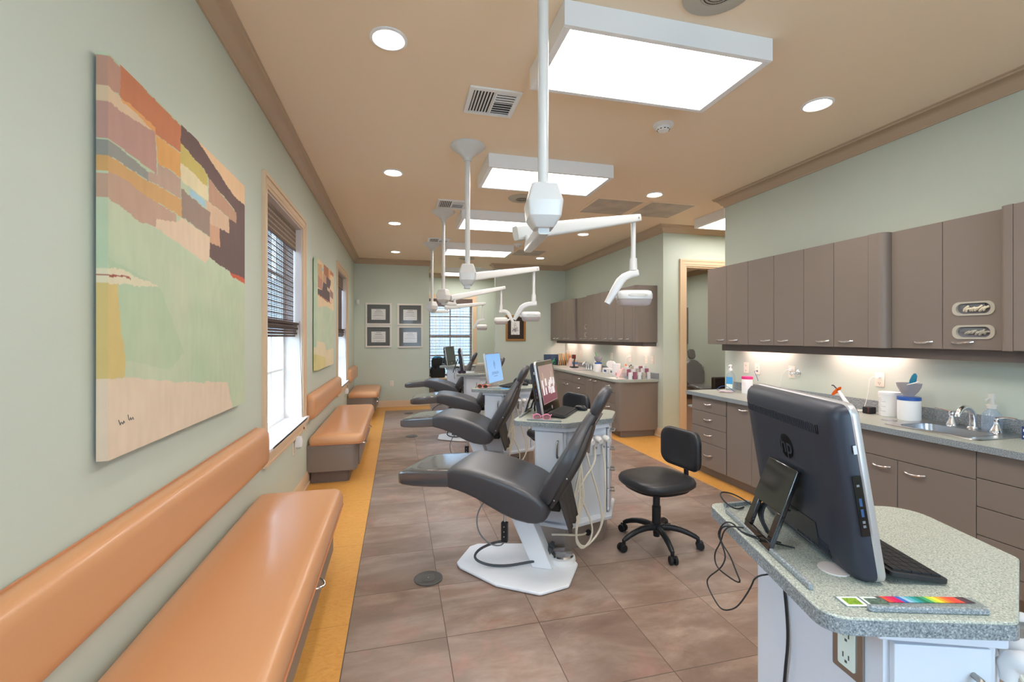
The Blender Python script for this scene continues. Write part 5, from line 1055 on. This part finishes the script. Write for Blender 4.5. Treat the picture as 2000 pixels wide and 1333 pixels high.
tag(MB().box(-.05, .05, -.035, .035, 0, .006).build('notepad', 'lblue', bevel=.001), 'light blue notepad beside the orange glasses', 'notepad').location = oncart(2, .36, .10)
t = thing('paper_sheets', 'loose white papers in front of the farthest computer', 'papers', oncart(4, .40, .25), .3); MB().box(-.1, .1, -.14, .14, 0, .003).build('sheet', 'paper', t); MB(Matrix.Rotation(.5, 4, 'Z')).box(-.1, .1, -.14, .14, .0032, .006).build('sheet', 'paper', t)
tag(MB().lathe([(.035, 0), (.04, .02), (.03, .04), (.01, .05)], seg=16).build('mint_cup', mat('mint', (190, 225, 205), .5)), 'pale mint cup on the fourth cart', 'cup').location = oncart(3, .54, .35)

# ---------------------------------------------------------------- stools
def make_stool(label, rz=0):
    t = thing('operator_stool', label, 'stool', (0, 0, 0), 0, 'black operator stools')
    for k in range(5):
        a = 2*PI*k/5+.62; c, s_ = math.cos(a), math.sin(a); P = lambda r, z, o=0: (r*c-o*s_, r*s_+o*c, z)
        lg = MB().tube([P(.02, .125), P(.10, .13), P(.18, .115), P(.245, .088), P(.275, .07)], [.022, .021, .019, .017, .014], 12, 0, 1).build('leg', 'black', t)
        MB().cyl(P(.272, .075), P(.272, .045), .012, 12).cyl(P(.268, .05, 0), P(.30, .052, 0), .01, 8).build('caster_fork', 'black', lg)
        MB().cyl(P(.285, .027, -.026), P(.285, .027, -.006), .027, 20).cyl(P(.285, .027, .006), P(.285, .027, .026), .027, 20).cyl(P(.285, .027, -.01), P(.285, .027, .01), .012, 10).build('caster_wheel', 'rubber', lg, bevel=.004)
    MB().lathe([(.0, .06), (.022, .06), (.024, .10), (.042, .11), (.042, .15), (.026, .155)], seg=24).build('hub', 'black', t)
    MB().lathe([(.030, .15), (.030, .27), (.024, .275), (.024, .40)], seg=20).build('gas_lift', 'black', t)
    def oval(z, a, b_): return ((0, 0, z), (1, 0, 0), (0, 1, 0), a, b_)
    MB().loft([oval(.395, .16, .16), oval(.402, .20, .195), oval(.418, .215, .21), oval(.425, .2, .2)], pw=2.6, n=36).build('seat_pan', 'rubber', t)
    MB().loft([oval(.420, .18, .18), oval(.424, .222, .214), oval(.438, .236, .228), oval(.458, .238, .230), oval(.476, .228, .220), oval(.486, .205, .197), oval(.489, .15, .145), oval(.484, .06, .06)], pw=2.9, n=44).build('seat', 'leather_b', t, ang=60)
    MB().tube([(.05, 0, .398), (.22, 0, .392), (.262, 0, .40), (.268, 0, .45), (.262, 0, .62)], .017, 10, 0, 1, ).box(.2, .27, -.035, .035, .375, .41).build('back_bar', 'black', t, bevel=.003)
    X_, Y_ = Vector((1, 0, 0)), Vector((0, 1, 0))
    def yz(x, hy, hz, r, zc=.655): return [(x+.10*(p[0]/.2)**2*-.35, p[0], zc+p[1]) for p in fillet(rect(-hy, -hz, hy, hz), r, 8)]
    MB().rings([yz(.222, .10, .07, .05), yz(.213, .155, .11, .07), yz(.215, .178, .13, .075), yz(.228, .188, .139, .075), yz(.240, .188, .139, .075), yz(.246, .182, .133, .075)]).build('backrest', 'leather_b', t, ang=60)
    MB().rings([yz(.246, .18, .131, .07), yz(.258, .183, .134, .07), yz(.268, .17, .12, .07)]).build('back_cover', 'rubber', t, ang=60)
    return t
st0 = make_stool('black operator stool standing alone right of the nearest dental chair')
for k, (x, y, r, l) in enumerate(((1.755, 2.85, 8, None), (1.50, 4.22, 14, 'black operator stool behind the cart with the pink glasses, only its backrest showing'), (1.42, 5.90, 20, 'black operator stool behind the blue screen'))):
    s_ = st0 if k == 0 else copy_tree(st0); s_.location = (x, y, 0); s_.rotation_euler = (0, 0, math.radians(r))
    if l: s_['label'] = l; s_.scale = (1.12, 1.12, 1.12)

# ---------------------------------------------------------------- things on the near worktop
def put(name, label, cat, x, y, z, rz=0, g=None): return thing(name, label, cat, (x, y, z), rz, g)
def pump_bottle(label, x, y, z, h=.30, r=.045, sq=True, body='clear', pump='whitep', lab='lblue', rz=0, foam=False, g=None):
    t = put('pump_bottle', label, 'pump bottle', x, y, z, rz, g); k = h/.30
    if sq: MB().loft([((0, 0, a*k), (1, 0, 0), (0, 1, 0), b_*r/.045, c*r/.045) for a, b_, c in ((0, .042, .028), (.006, .045, .031), (.15, .045, .031), (.185, .034, .028), (.205, .018, .018), (.215, .014, .014))], pw=4).build('bottle', body, t, ang=60)
    else: MB().lathe([(.0, 0), (r*.9, 0), (r, .01*k), (r, .10*k), (r*.85, .14*k), (r*.45, .165*k), (r*.42, .18*k)], seg=28).build('bottle', body, t, ang=60)
    z1 = (.215 if sq else .18)*k; p = MB()
    p.lathe([(.018, z1), (.018, z1+.022), (.008, z1+.026), (.006, z1+.05), (.012, z1+.052), (.012, z1+.064), (.004, z1+.068)], seg=18)
    if foam: p.lathe([(.026, z1), (.028, z1+.02), (.014, z1+.03), (.013, z1+.05), (.018, z1+.06), (.018, z1+.09), (.002, z1+.092)], seg=20)
    p.tube([(0, 0, z1+.060), (0, -.03, z1+.060), (0, -.052, z1+.052)], .0055, 8); p.build('pump', pump, t)
    if lab: MB().box(-r*.7, r*.7, -.0325*r/.045, -.0318*r/.045, .075*k, .15*k).box(-r*.7, r*.7, -.0325*r/.045, -.0318*r/.045, .03*k, .075*k, 1).build('label_sheet', [lab, 'sticker'], t)
    return t
FA = -PI/2
pump_bottle('clear pump bottle of hand gel with a light blue label at the counter end', 3.50, 4.22, ZT, .305, rz=FA+.5)
t = put('wipes_tub', 'white wipes canister with a hot pink lid', 'tub', 3.52, 4.0, ZT, FA); MB().lathe([(0, 0), (.05, 0), (.052, .006), (.052, .145), (.05, .15)], seg=32).build('canister', 'whitep', t); MB().lathe([(.054, .148), (.054, .172), (.05, .176), (0, .178)], seg=32, cap=False).build('lid', 'pink', t)
M_ = MB()
for k in range(4): M_.tube([(.0525*math.sin(a), -.0525*math.cos(a), .05+.02*k) for a in [-.5+.1*i for i in range(12)]], .0012+.001*(k > 1), 4)
M_.build('printed_lines', 'lpink', t)
t = put('kidney_tray', 'small pale tray with a blue wire beside the hand gel', 'tray', 3.36, 4.12, ZT); MB().lathe([(0, .002), (.06, .002), (.075, .012), (.077, .012), (.062, 0), (0, 0)], seg=28, cap=False).build('tray', 'lpink', t); MB().tube([(.06, -.06, .012), (.0, .02, .08), (-.07, .07, .03), (-.08, .0, .015), (-.02, -.08, .014), (.06, -.06, .012)], .0025, 7, 0, 2).build('blue_wire', 'blueink', t)
outlet(XR, 4.158, 1.12, 'cream outlet above the hand gel', 'x'); o = outlet(XR, 3.999, 1.12, 'cream plate with a blue cable above the pink-lidded canister', 'x', kind='jack'); MB().tube([(0, -.009, -.022), (.0, -.05, -.022), (.05, -.07, -.05), (.07, -.06, -.12)], .0025, 7, 0, 2).build('blue_cable', 'blueink', o)
o = outlet(XR, 3.571, 1.118, 'cream outlet with a white plug beside the chrome gas valve', 'x')
def plug(o, z, pts): MB().loft([((0, -.008, z), (1, 0, 0), (0, 0, 1), .013, .011), ((0, -.03, z), (1, 0, 0), (0, 0, 1), .011, .010)]).tube(pts, .0022, 7, 0, 2).build('plug', 'whitep', o)
plug(o, .025, [(0, -.028, .025), (-.03, -.05, .02), (-.08, -.04, -.06), (-.10, -.05, -.16), (-.10, -.06, -.24)])
t = put('gas_valve', 'chrome gas valve on a round wall flange', 'valve', XR, 3.50, 1.113, FA); MB().lathe([(.030, 0), (.030, -.003), (.02, -.010), (.012, -.012)], seg=28, ax='y').build('flange', 'chrome', t); v = MB().cyl((0, -.01, 0), (0, -.06, 0), .007, 12).cyl((0, -.03, 0), (0, -.05, 0), .012, 12).cyl((0, -.055, 0), (-.03, -.055, 0), .006, 12).lathe([(.013, -.042), (.015, -.036), (.010, -.03)], (0, -.055, 0), 14, ax='x'); v.build('valve_body', 'chrome', t)
o = outlet(XR, 2.752, 1.122, 'cream outlet with a white plug above the black and red charger', 'x'); plug(o, .02, [(0, -.028, .02), (-.03, -.05, .018), (-.045, -.05, -.02), (-.05, -.055, -.12), (-.055, -.09, -.225), (-.04, -.115, -.243)])
t = put('curing_light', 'white curing light with a round orange shield leaning in its stand', 'curing light', 3.46, 2.86, ZT, FA)
MB().prism(fillet(rect(-.05, -.04, .07, .05), .02), 0, .014).build('stand', 'lpink', t, bevel=.004)
w0 = MB().tube([(.04, .0, .012), (.0, .0, .05), (-.05, .0, .115), (-.075, 0, .15)], [.016, .016, .013, .010], 14, 0, 1); w0 = w0.build('wand', 'whitep', t); MB().tube([(-.075, 0, .15), (-.12, 0, .19), (-.135, 0, .188)], .005, 8).build('tip', 'black', t)
MB(basis((-.085, 0, .155), (.6, .1, .75), (0, 1, 0))).loft([((-.012, 0, 0), (1, 0, 0), (0, 1, 0), .048, .03), ((-.012, 0, .002), (1, 0, 0), (0, 1, 0), .048, .03)], pw=2).build('orange_shield', 'amber', t)
MB().tube([(.06, .02, .008), (.10, .03, .02), (.12, .02, .008), (.16, .03, .006)], .005, 8, 0, 1).build('white_cable', 'whitep', t)
t = put('charger', 'black charger block with a red band by the white tubs', 'charger', 3.50, 2.72, ZT, FA); MB().box(-.028, .028, -.035, .035, 0, .052).build('case', 'rubber', t, bevel=.006); MB().box(.016, .022, -.0365, .0365, .004, .05).build('red_band', 'red', t, bevel=.002)
def tub(name, label, x, y, z, r, h, lid, g=None, text_=True):
    t = put(name, label, 'tub', x, y, z, FA, g); MB().lathe([(0, 0), (r*.95, 0), (r, .006), (r, h*.86), (r*.96, h*.9)], seg=36).build('canister', 'whitep', t); MB().lathe([(r*1.03, h*.86), (r*1.03, h*.97), (r*.99, h), (r*.6, h*1.01), (0, h*1.01)], seg=36, cap=False).build('lid', lid, t)
    if text_:
        m = MB()
        for k in range(9): m.tube([((r+.0005)*math.sin(a), -(r+.0005)*math.cos(a), h*(.22+.065*k)) for a in [-.55+.1*i-(.3 if k % 3 else 0) for i in range(9-(k % 3))]], .0008, 4)
        m.build('printed_lines', 'greyp', t)
    return t
tub('supply_tub', 'plain white tub with small grey print', 3.545, 2.60, ZT, .068, .178, 'whitep'); tub('supply_tub', 'white tub with a blue lid under the grey mixing bowl', 3.50, 2.44, ZT, .066, .165, 'blue', text_=False)
t = put('mixing_bowl', 'translucent grey mixing bowl on the blue-lidded tub', 'bowl', 3.50, 2.44, ZT+.168); MB().lathe([(0, 0), (.03, 0), (.03, .008), (.052, .035), (.066, .065), (.072, .092), (.069, .092), (.062, .065), (.048, .037), (.02, .014), (0, .012)], seg=36, cap=False).build('bowl', 'smoke', t, ang=60)
t = put('spatula', 'teal handled mixing spatula standing in the grey bowl', 'spatula', 3.50, 2.42, ZT+.20); MB().loft([((0, .03, .0), (0, 1, 0), (1, 0, 0), .006, .003), ((0, .01, .04), (0, 1, 0), (1, 0, 0), .012, .005), ((0, -.005, .08), (0, 1, 0), (1, 0, 0), .022, .008), ((0, -.015, .115), (0, 1, 0), (1, 0, 0), .017, .007), ((0, -.018, .132), (0, 1, 0), (1, 0, 0), .006, .004)], pw=2.5).build('handle', 'teal', t, ang=60); MB().tube([(.0, .03, .0), (0, .035, -.018)], .004, 8).build('blade', 'whitep', t)
tag(MB().tube([(3.47, 2.49, ZT+.20), (3.44, 2.42, ZT+.25), (3.43, 2.33, ZT+.28)], [.004, .003, .005], 8).build('mixing_stick', 'whitep'), 'thin white mixing stick resting over the edge of the grey bowl', 'stick')
tag(MB().lathe([(.045, .001), (.045, .004), (.034, .005), (.0, .003)], (3.36, 2.47, ZT), 28, cap=False).build('waste_hole_cover', 'steel'), 'flat round steel waste cover set in the near worktop', 'cover')
pump_bottle('clear blue foam soap bottle behind the near sink', 3.575, 2.02, ZT+.002, .235, .048, False, 'bluecl', 'fwhite', None, FA, True)
t = put('tissue_box', 'dark blue box with white print cut by the right edge', 'box', 3.52, 1.80, ZT); MB().box(-.05, .05, -.12, .025, 0, .075).build('carton', mat('navy_carton', (40, 62, 120), .5), t); MB().box(-.052, -.0502, -.10, .018, .045, .06).box(-.052, -.0502, -.10, .018, .012, .022).build('white_print', 'paper', t)

# ---------------------------------------------------------------- things on the far worktop
t = put('laptop_folder', 'dark navy card with a green mark at the far counter end', 'card', 3.28, 9.55, FT, -.15); MB(Matrix.Rotation(-.12, 4, 'X')).box(-.16, .16, 0, .015, 0, .23).build('card', 'dnavy', t); MB(Matrix.Rotation(-.12, 4, 'X')).tube([(.03, -.001, .09), (.10, -.001, .08), (.12, -.001, .05), (.07, -.001, .02), (.03, -.001, .05), (.08, -.001, .14)], .006, 6).build('green_mark', 'green', t)
for k in range(6):
    x = 3.40+k*.046; e = MB(Matrix.Rotation(.10, 4, 'Y')).box(-.006, .006, -.11, .11, 0, .25-.006*(k % 3)); e = e.build('envelope', 'manila'); e.location = (x, 9.42, FT+.008); e.rotation_euler = (0, 0, -.30)
    tag(e, ['leftmost manila envelope in the far rack, by the navy card', 'second manila envelope from the navy card', 'third manila envelope from the navy card', 'fourth manila envelope from the navy card', 'fifth manila envelope from the navy card', 'rightmost manila envelope, by the leaning white pouch'][k], 'envelope', 'manila envelopes in the far rack')
t = put('envelope_rack', 'black rack holding the manila envelopes', 'rack', 3.52, 9.42, FT); m = MB().box(-.18, .16, -.10, .10, 0, .006)
for k in range(7): m.box(-.17+k*.052, -.166+k*.052, -.02, .02, 0, .11)
m.build('wire_frame', 'black', t)
t = put('paper_bag', 'leaning white paper pouch with an orange tip beside the manila envelopes', 'pouch', 3.50, 9.02, FT, FA); MB().rings([[(-.10, -.03, 0), (.06, -.03, 0), (.06, .04, 0), (-.10, .04, 0)], [(.03, -.01, .17), (.07, -.01, .18), (.07, .02, .18), (.03, .02, .17)]]).build('pouch', 'lpink', t); MB().tube([(.05, 0, .17), (.0, 0, .21)], .010, 8).build('tip', 'orange', t)
t = put('jar', 'small jar with a blue band and cream lid beside the envelopes', 'jar', 3.55, 8.83, FT); MB().lathe([(0, 0), (.055, 0), (.058, .005), (.058, .10)], seg=28).build('jar_body', 'lpink', t); MB().lathe([(.0595, .05), (.0595, .10)], seg=28).build('blue_band', mat('band_blue', (90, 130, 180), .4), t); MB().lathe([(.058, .10), (.058, .13), (0, .132)], seg=28, cap=False).build('lid', mat('cream_lid', (220, 180, 130), .5), t)
t = put('mixing_gun_stand', 'black stand holding a dark red dispensing gun near the far sink', 'dispenser', 3.42, 8.56, FT); MB().box(-.07, .07, -.07, .07, 0, .022).build('stand_base', 'black', t, bevel=.006); MB().tube([(0, 0, .02), (.0, 0, .10), (.02, .0, .20)], [.022, .018, .016], 10).build('column', 'dgrey', t); MB().box(-.03, .03, -.03, .05, .18, .26).build('cartridge', mat('dark_red', (100, 30, 32), .4), t, bevel=.006); MB().tube([(.01, .0, .25), (.02, -.01, .34)], .007, 8).build('nozzle', 'cream', t)
t = put('spray_bottle', 'white narrow-necked squeeze bottle beside the far sink', 'bottle', 3.52, 7.74, FT); MB().lathe([(0, 0), (.05, 0), (.052, .01), (.05, .11), (.036, .14), (.024, .18), (.022, .22), (.032, .235), (.030, .26), (0, .262)], seg=28, cap=False).build('bottle', 'whitep', t, ang=60)
m = MB()
for k in range(5): m.tube([(-.0515*math.cos(a), -.0515*math.sin(a), .03+.016*k) for a in [-.4+.12*i for i in range(8)]], .003, 4)
m.build('printed_lines', 'greyp', t)
tub('supply_tub', 'white tub with a blue rim lid under the far smoky bowl', 3.42, 7.42, FT, .062, .165, 'blue', text_=False)
t = put('mixing_bowl', 'smoky bowl on the far blue-lidded tub', 'bowl', 3.42, 7.42, FT+.168); MB().lathe([(0, 0), (.03, 0), (.05, .03), (.066, .065), (.07, .10), (.067, .10), (.06, .065), (.02, .012), (0, .010)], seg=28, cap=False).build('bowl', 'smoke', t, ang=60)
t = put('spatula', 'green handled spatula leaning in the far smoky bowl', 'spatula', 3.42, 7.43, FT+.185); MB().tube([(0, 0, 0), (-.0, .06, .08)], .005, 8).build('blade', 'greyp', t); MB().tube([(0, .06, .08), (0, .12, .155)], .008, 8).build('handle', 'green', t)
for k, (x, y, a) in enumerate(((3.52, 7.16, 'y'), (3.48, 7.0, 'y'))):
    t = put('tape_roll', 'white paper roll standing on edge on the far worktop, %s of the two' % ('left' if k == 0 else 'right'), 'roll', x, y, FT+.15, .35, 'white rolls'); MB(Matrix.Rotation(PI/2+.3, 4, 'Z')).lathe([(.02, -.02), (.06, -.02), (.06, .02), (.02, .02)], seg=28, ax='y').build('paper', 'whitep', t)
def carton(label, x, y, dx, dy, h, mt='whitep', pr='lblue', rz=0, name='carton', g=None, z=None):
    t = put(name, label, 'box', x, y, FT if z is None else z, rz, g); MB().box(-dx, dx, -dy, dy, 0, h).build('box_body', mt, t, bevel=.003); MB().box(-dx-.001, -dx-.0001, -dy*.7, dy*.3, h*.3, h*.7).box(-dx*.6, dx*.4, -dy-.001, -dy-.0001, h*.3, h*.7).build('print_patch', pr, t); return t
carton('white carton with a small blue print under the left paper roll', 3.48, 7.10, .09, .09, .088, pr='blue'); carton('white carton with a grey window under the right paper roll', 3.50, 6.90, .09, .085, .085, pr='greyp'); carton('white carton with a plum side behind the plain white tub', 3.46, 6.70, .08, .07, .09, pr='maroon')
tub('supply_tub', 'plain white tub in the middle of the far worktop', 3.30, 6.50, FT, .062, .20, 'whitep', text_=False)
t = put('instrument', 'black and orange curing tool resting on the pale pink holders', 'tool', 3.42, 6.36, FT+.13); MB().tube([(0, .06, .06), (0, .04, .03)], .012, 8).build('tip', 'orange', t); MB().tube([(0, -.03, .02), (0, -.08, .05), (0, -.12, .06)], .009, 8).build('handle', 'black', t)
for k, (x, y, l) in enumerate(((3.30, 6.34, 'pale pink folded card holder, left one'), (3.46, 6.30, 'pale pink folded card holder, right one'))):
    t = put('card_holder', l, 'holder', x, y, FT, 0, 'pale pink card holders'); MB().rings([[(-.07, .05, 0), (-.07, -.06, 0), (.08, -.06, 0), (.08, .05, 0)], [(.0, -.02, .145), (-.0, -.06, .145), (.08, -.06, .145), (.08, -.02, .145)]]).build('folded_card', 'lpink', t, bevel=.003); MB().box(-.074, -.071, .0, .04, .03, .07).build('pink_patch', 'pinkg', t)
t = put('paper_sheets', 'white papers at the clipped corner of the far worktop', 'papers', 3.14, 6.22, FT, .2); MB().box(-.08, .08, -.14, .14, 0, .003).build('sheet', 'paper', t); MB().box(-.03, .07, -.19, -.03, .0032, .005).build('sheet', 'lpink', t)
tag(MB().cyl((3.12, 6.10, FT+.010), (3.16, 6.22, FT+.010), .004, 8).build('pen', 'teal'), 'blue pen lying on the white papers', 'pen')
rr = random.Random(11); n = 0
for row in range(3):
    for c in range(5):
        x, y = 3.26+c*.074+.01*row, 5.985+row*.065; z = FT+(0, .046, .086)[row]
        b = MB().box(-.023, .023, -.013, .013, 0, .095+.012*rr.random()).build('card_box', ['whitep', 'maroon', 'whitep', 'spk'][(row+c) % 4]); b.location = (x, y, z+.001); b.rotation_euler = (0, 0, rr.uniform(-.15, .15)); n += 1
        tag(b, 'small %s box, %s row of the stepped rack, %s' % (['white', 'plum', 'white', 'grey-brown'][(row+c) % 4], ['front', 'middle', 'back'][row], ['at its left end', 'second from its left end', 'in its centre', 'second from its right end', 'at its right end'][c]), 'box', 'small boxes in the stepped rack')
t = put('stepped_rack', 'clear stepped rack holding the small boxes at the far counter end', 'rack', 3.40, 6.05, FT); MB().box(-.18, .20, -.025, .035, 0, .045).box(-.18, .20, .04, .10, 0, .085).build('steps', 'clear', t)
for y, z, l, k in ((9.6, 1.10, 'cream outlet with two plugs above the manila envelopes', 1), (9.42, 1.10, 'cream outlet above the blue banded jar', 0), (8.84, 1.115, 'cream outlet behind the black dispenser stand', 0), (7.416, 1.11, 'cream outlet above the paper rolls', 0), (6.753, 1.105, 'cream outlet with a white cord above the plain far tub', 1), (6.25, 1.108, 'cream outlet above the pink card holders, left of the last pair', 0), (6.08, 1.108, 'cream outlet at the end of the far worktop', 0)):
    o = outlet(XF, y, z, l, 'x')
    if k: plug(o, .02, [(0, -.028, .02), (-.05, -.05, .01), (-.09, -.04, -.06), (-.10, -.04, -.16)])

# bags on a low shelf in the recess
t = put('low_cabinet', 'low tan window bench in the recess holding the bags', 'low cabinet', 1.0, 11.2, 0); MB().box(-.34, .75, -.35, .25, 0, .44).build('body', 'taupe', t); MB().box(-.345, .76, -.37, .25, .44, .475).build('top', 'trim', t, bevel=.004)
def bag(label, x, y, z, a, b_, h, mt, seed):
    t = put('bag', label, 'bag', x, y, z); rs = []; rg = random.Random(seed)
    for i, (s_, zz) in enumerate(((.9, 0), (1.0, .08), (.97, .3), (1.02, .6), (.95, .85), (.9, 1.0))):
        rs.append([(a*s_*(p[0])*(1+.05*rg.random()), b_*s_*(p[1])*(1+.05*rg.random()), h*zz+.012*rg.random()*(i == 5)) for p in fillet(rect(-1, -1, 1, 1), .35, 4)])
    MB().rings(rs).build('bag_body', mt, t, ang=60); MB().tube([(-a*.4, -b_, h*.85), (-a*.3, -b_-.02, h*1.15), (a*.3, -b_-.02, h*1.15), (a*.4, -b_, h*.85)], .01, 8, 0, 2).build('strap', 'bag', t); return t
bag('black tote bag on the recess bench below the blind', .92, 11.1, .475, .17, .14, .24, 'bag', 1)
bag('black bag stacked on top of the black tote', .94, 11.08, .73, .16, .13, .20, 'bag', 2)
tag(MB().loft([((.92, 11.08, z_), (1, 0, 0), (0, 1, 0), a, .08) for z_, a in ((.935, .10), (.955, .12), (.98, .07))], pw=2.5).build('folded_cloth', 'lblue'), 'light blue cloth on top of the black bags', 'cloth')
tag(MB().loft([((1.28, 11.05, z_), (1, 0, 0), (0, 1, 0), a, .10) for z_, a in ((.54, .11), (.60, .14), (.68, .10))], pw=2.5).build('folded_cloth', mat('crimson_cloth', (150, 24, 60), .8)), 'crimson folded cloth beside the black bags', 'cloth')
tag(MB().loft([((1.28, 11.05, z_), (1, 0, 0), (0, 1, 0), a, .12) for z_, a in ((.478, .13), (.51, .15), (.535, .13))], pw=3).build('folded_cloth', mat('sea_green_cloth', (80, 140, 130), .8)), 'sea green folded cloth under the crimson one', 'cloth')

# ---------------------------------------------------------------- room behind the doorway
t = put('exam_chair', 'brown-grey padded exam chair seen through the doorway', 'dental chair', 6.08, 8.25, 0, math.radians(-12)); t.scale = (.75, .75, .85); X_, Z_ = Vector((1, 0, 0)), Vector((0, 0, 1))
MB().lathe([(0, 0), (.30, 0), (.30, .02), (.10, .05), (.08, .40), (0, .40)], seg=28, cap=False).build('pedestal', 'whitem', t)
MB().loft([((0, y_, z_), (1, 0, 0), (0, .1, 1), a, .055) for y_, z_, a in ((-.5, .44, .14), (-.42, .47, .24), (0, .50, .27), (.25, .47, .24))], pw=4).build('seat', 'dchair', t, ang=60)
MB().loft([((0, .24+.25*l, .50+.62*l), (1, 0, 0), (0, 1, -.3), a, .05) for l, a in ((0, .18), (.15, .27), (.5, .31), (.8, .27), (.95, .16), (1.0, .08))], pw=3).build('backrest', 'dchair', t, ang=60)
MB().loft([((0, .47+.08*l, 1.16+.22*l), (1, 0, 0), (0, 1, -.3), a, .045) for l, a in ((0, .07), (.2, .11), (.8, .11), (1.0, .07))], pw=3).build('headrest', 'dchair', t, ang=60)
t = put('base_cabinet', 'dark low cabinet with speckled top behind the exam chair', 'cabinet', 6.7, 10.2, 0, 0); MB().box(-.28, .28, -.85, 1.2, .09, .73).build('body', 'taupe', t); MB().box(-.31, .285, -.88, 1.2, .73, .765).build('countertop', 'counter', t); MB().box(-.22, .29, -.82, 1.2, 0, .09).build('toe_kick', 'taupe_d', t)
for k in range(3): d = MB().box(-.24, .26, -.868, -.85, .12+k*.2, .31+k*.2).build('drawer', 'taupe', t, bevel=.002)
t = put('wall_cabinet', 'dark wall cabinet seen through the doorway', 'cabinet', 6.83, 10.4, 1.28); MB().box(-.16, .16, -.48, 1.0, 0, .90).build('body', 'taupe', t); MB().box(-.178, -.16, -.46, .2, .01, .89).build('door', 'taupe', t)
pump_bottle('small gel bottle with a dark blue pump in the room behind the doorway', 6.55, 9.50, .766, .30, pump='blue', rz=-1.2); pump_bottle('clear pump bottle in the room behind the doorway, near the counter end', 6.75, 9.45, .766, .24, pump='whitep', rz=-1.2, lab=None)
tag(MB().lathe([(.06, 0), (.06, .10), (.055, .11)], (6.5, 9.75, .766), 20).build('cup_stack', 'whitep'), 'white cups behind the gel bottle in the back room', 'cup')
t = put('waiting_chair', 'dark brown square armchair seen below the wall cabinets', 'armchair', 6.31, 7.45, 0, 0); dk = mat('dark_brown_vinyl', (62, 50, 46), .5)
MB().box(-.32, .32, -.32, -.22, 0, .66).build('arm', dk, t, bevel=.02); MB().box(-.32, .32, .22, .32, 0, .66).build('arm', dk, t, bevel=.02); MB().box(.2, .32, -.22, .22, 0, .82).build('backrest', dk, t, bevel=.02); MB().box(-.3, .2, -.22, .22, .12, .45).build('seat', dk, t, bevel=.03)
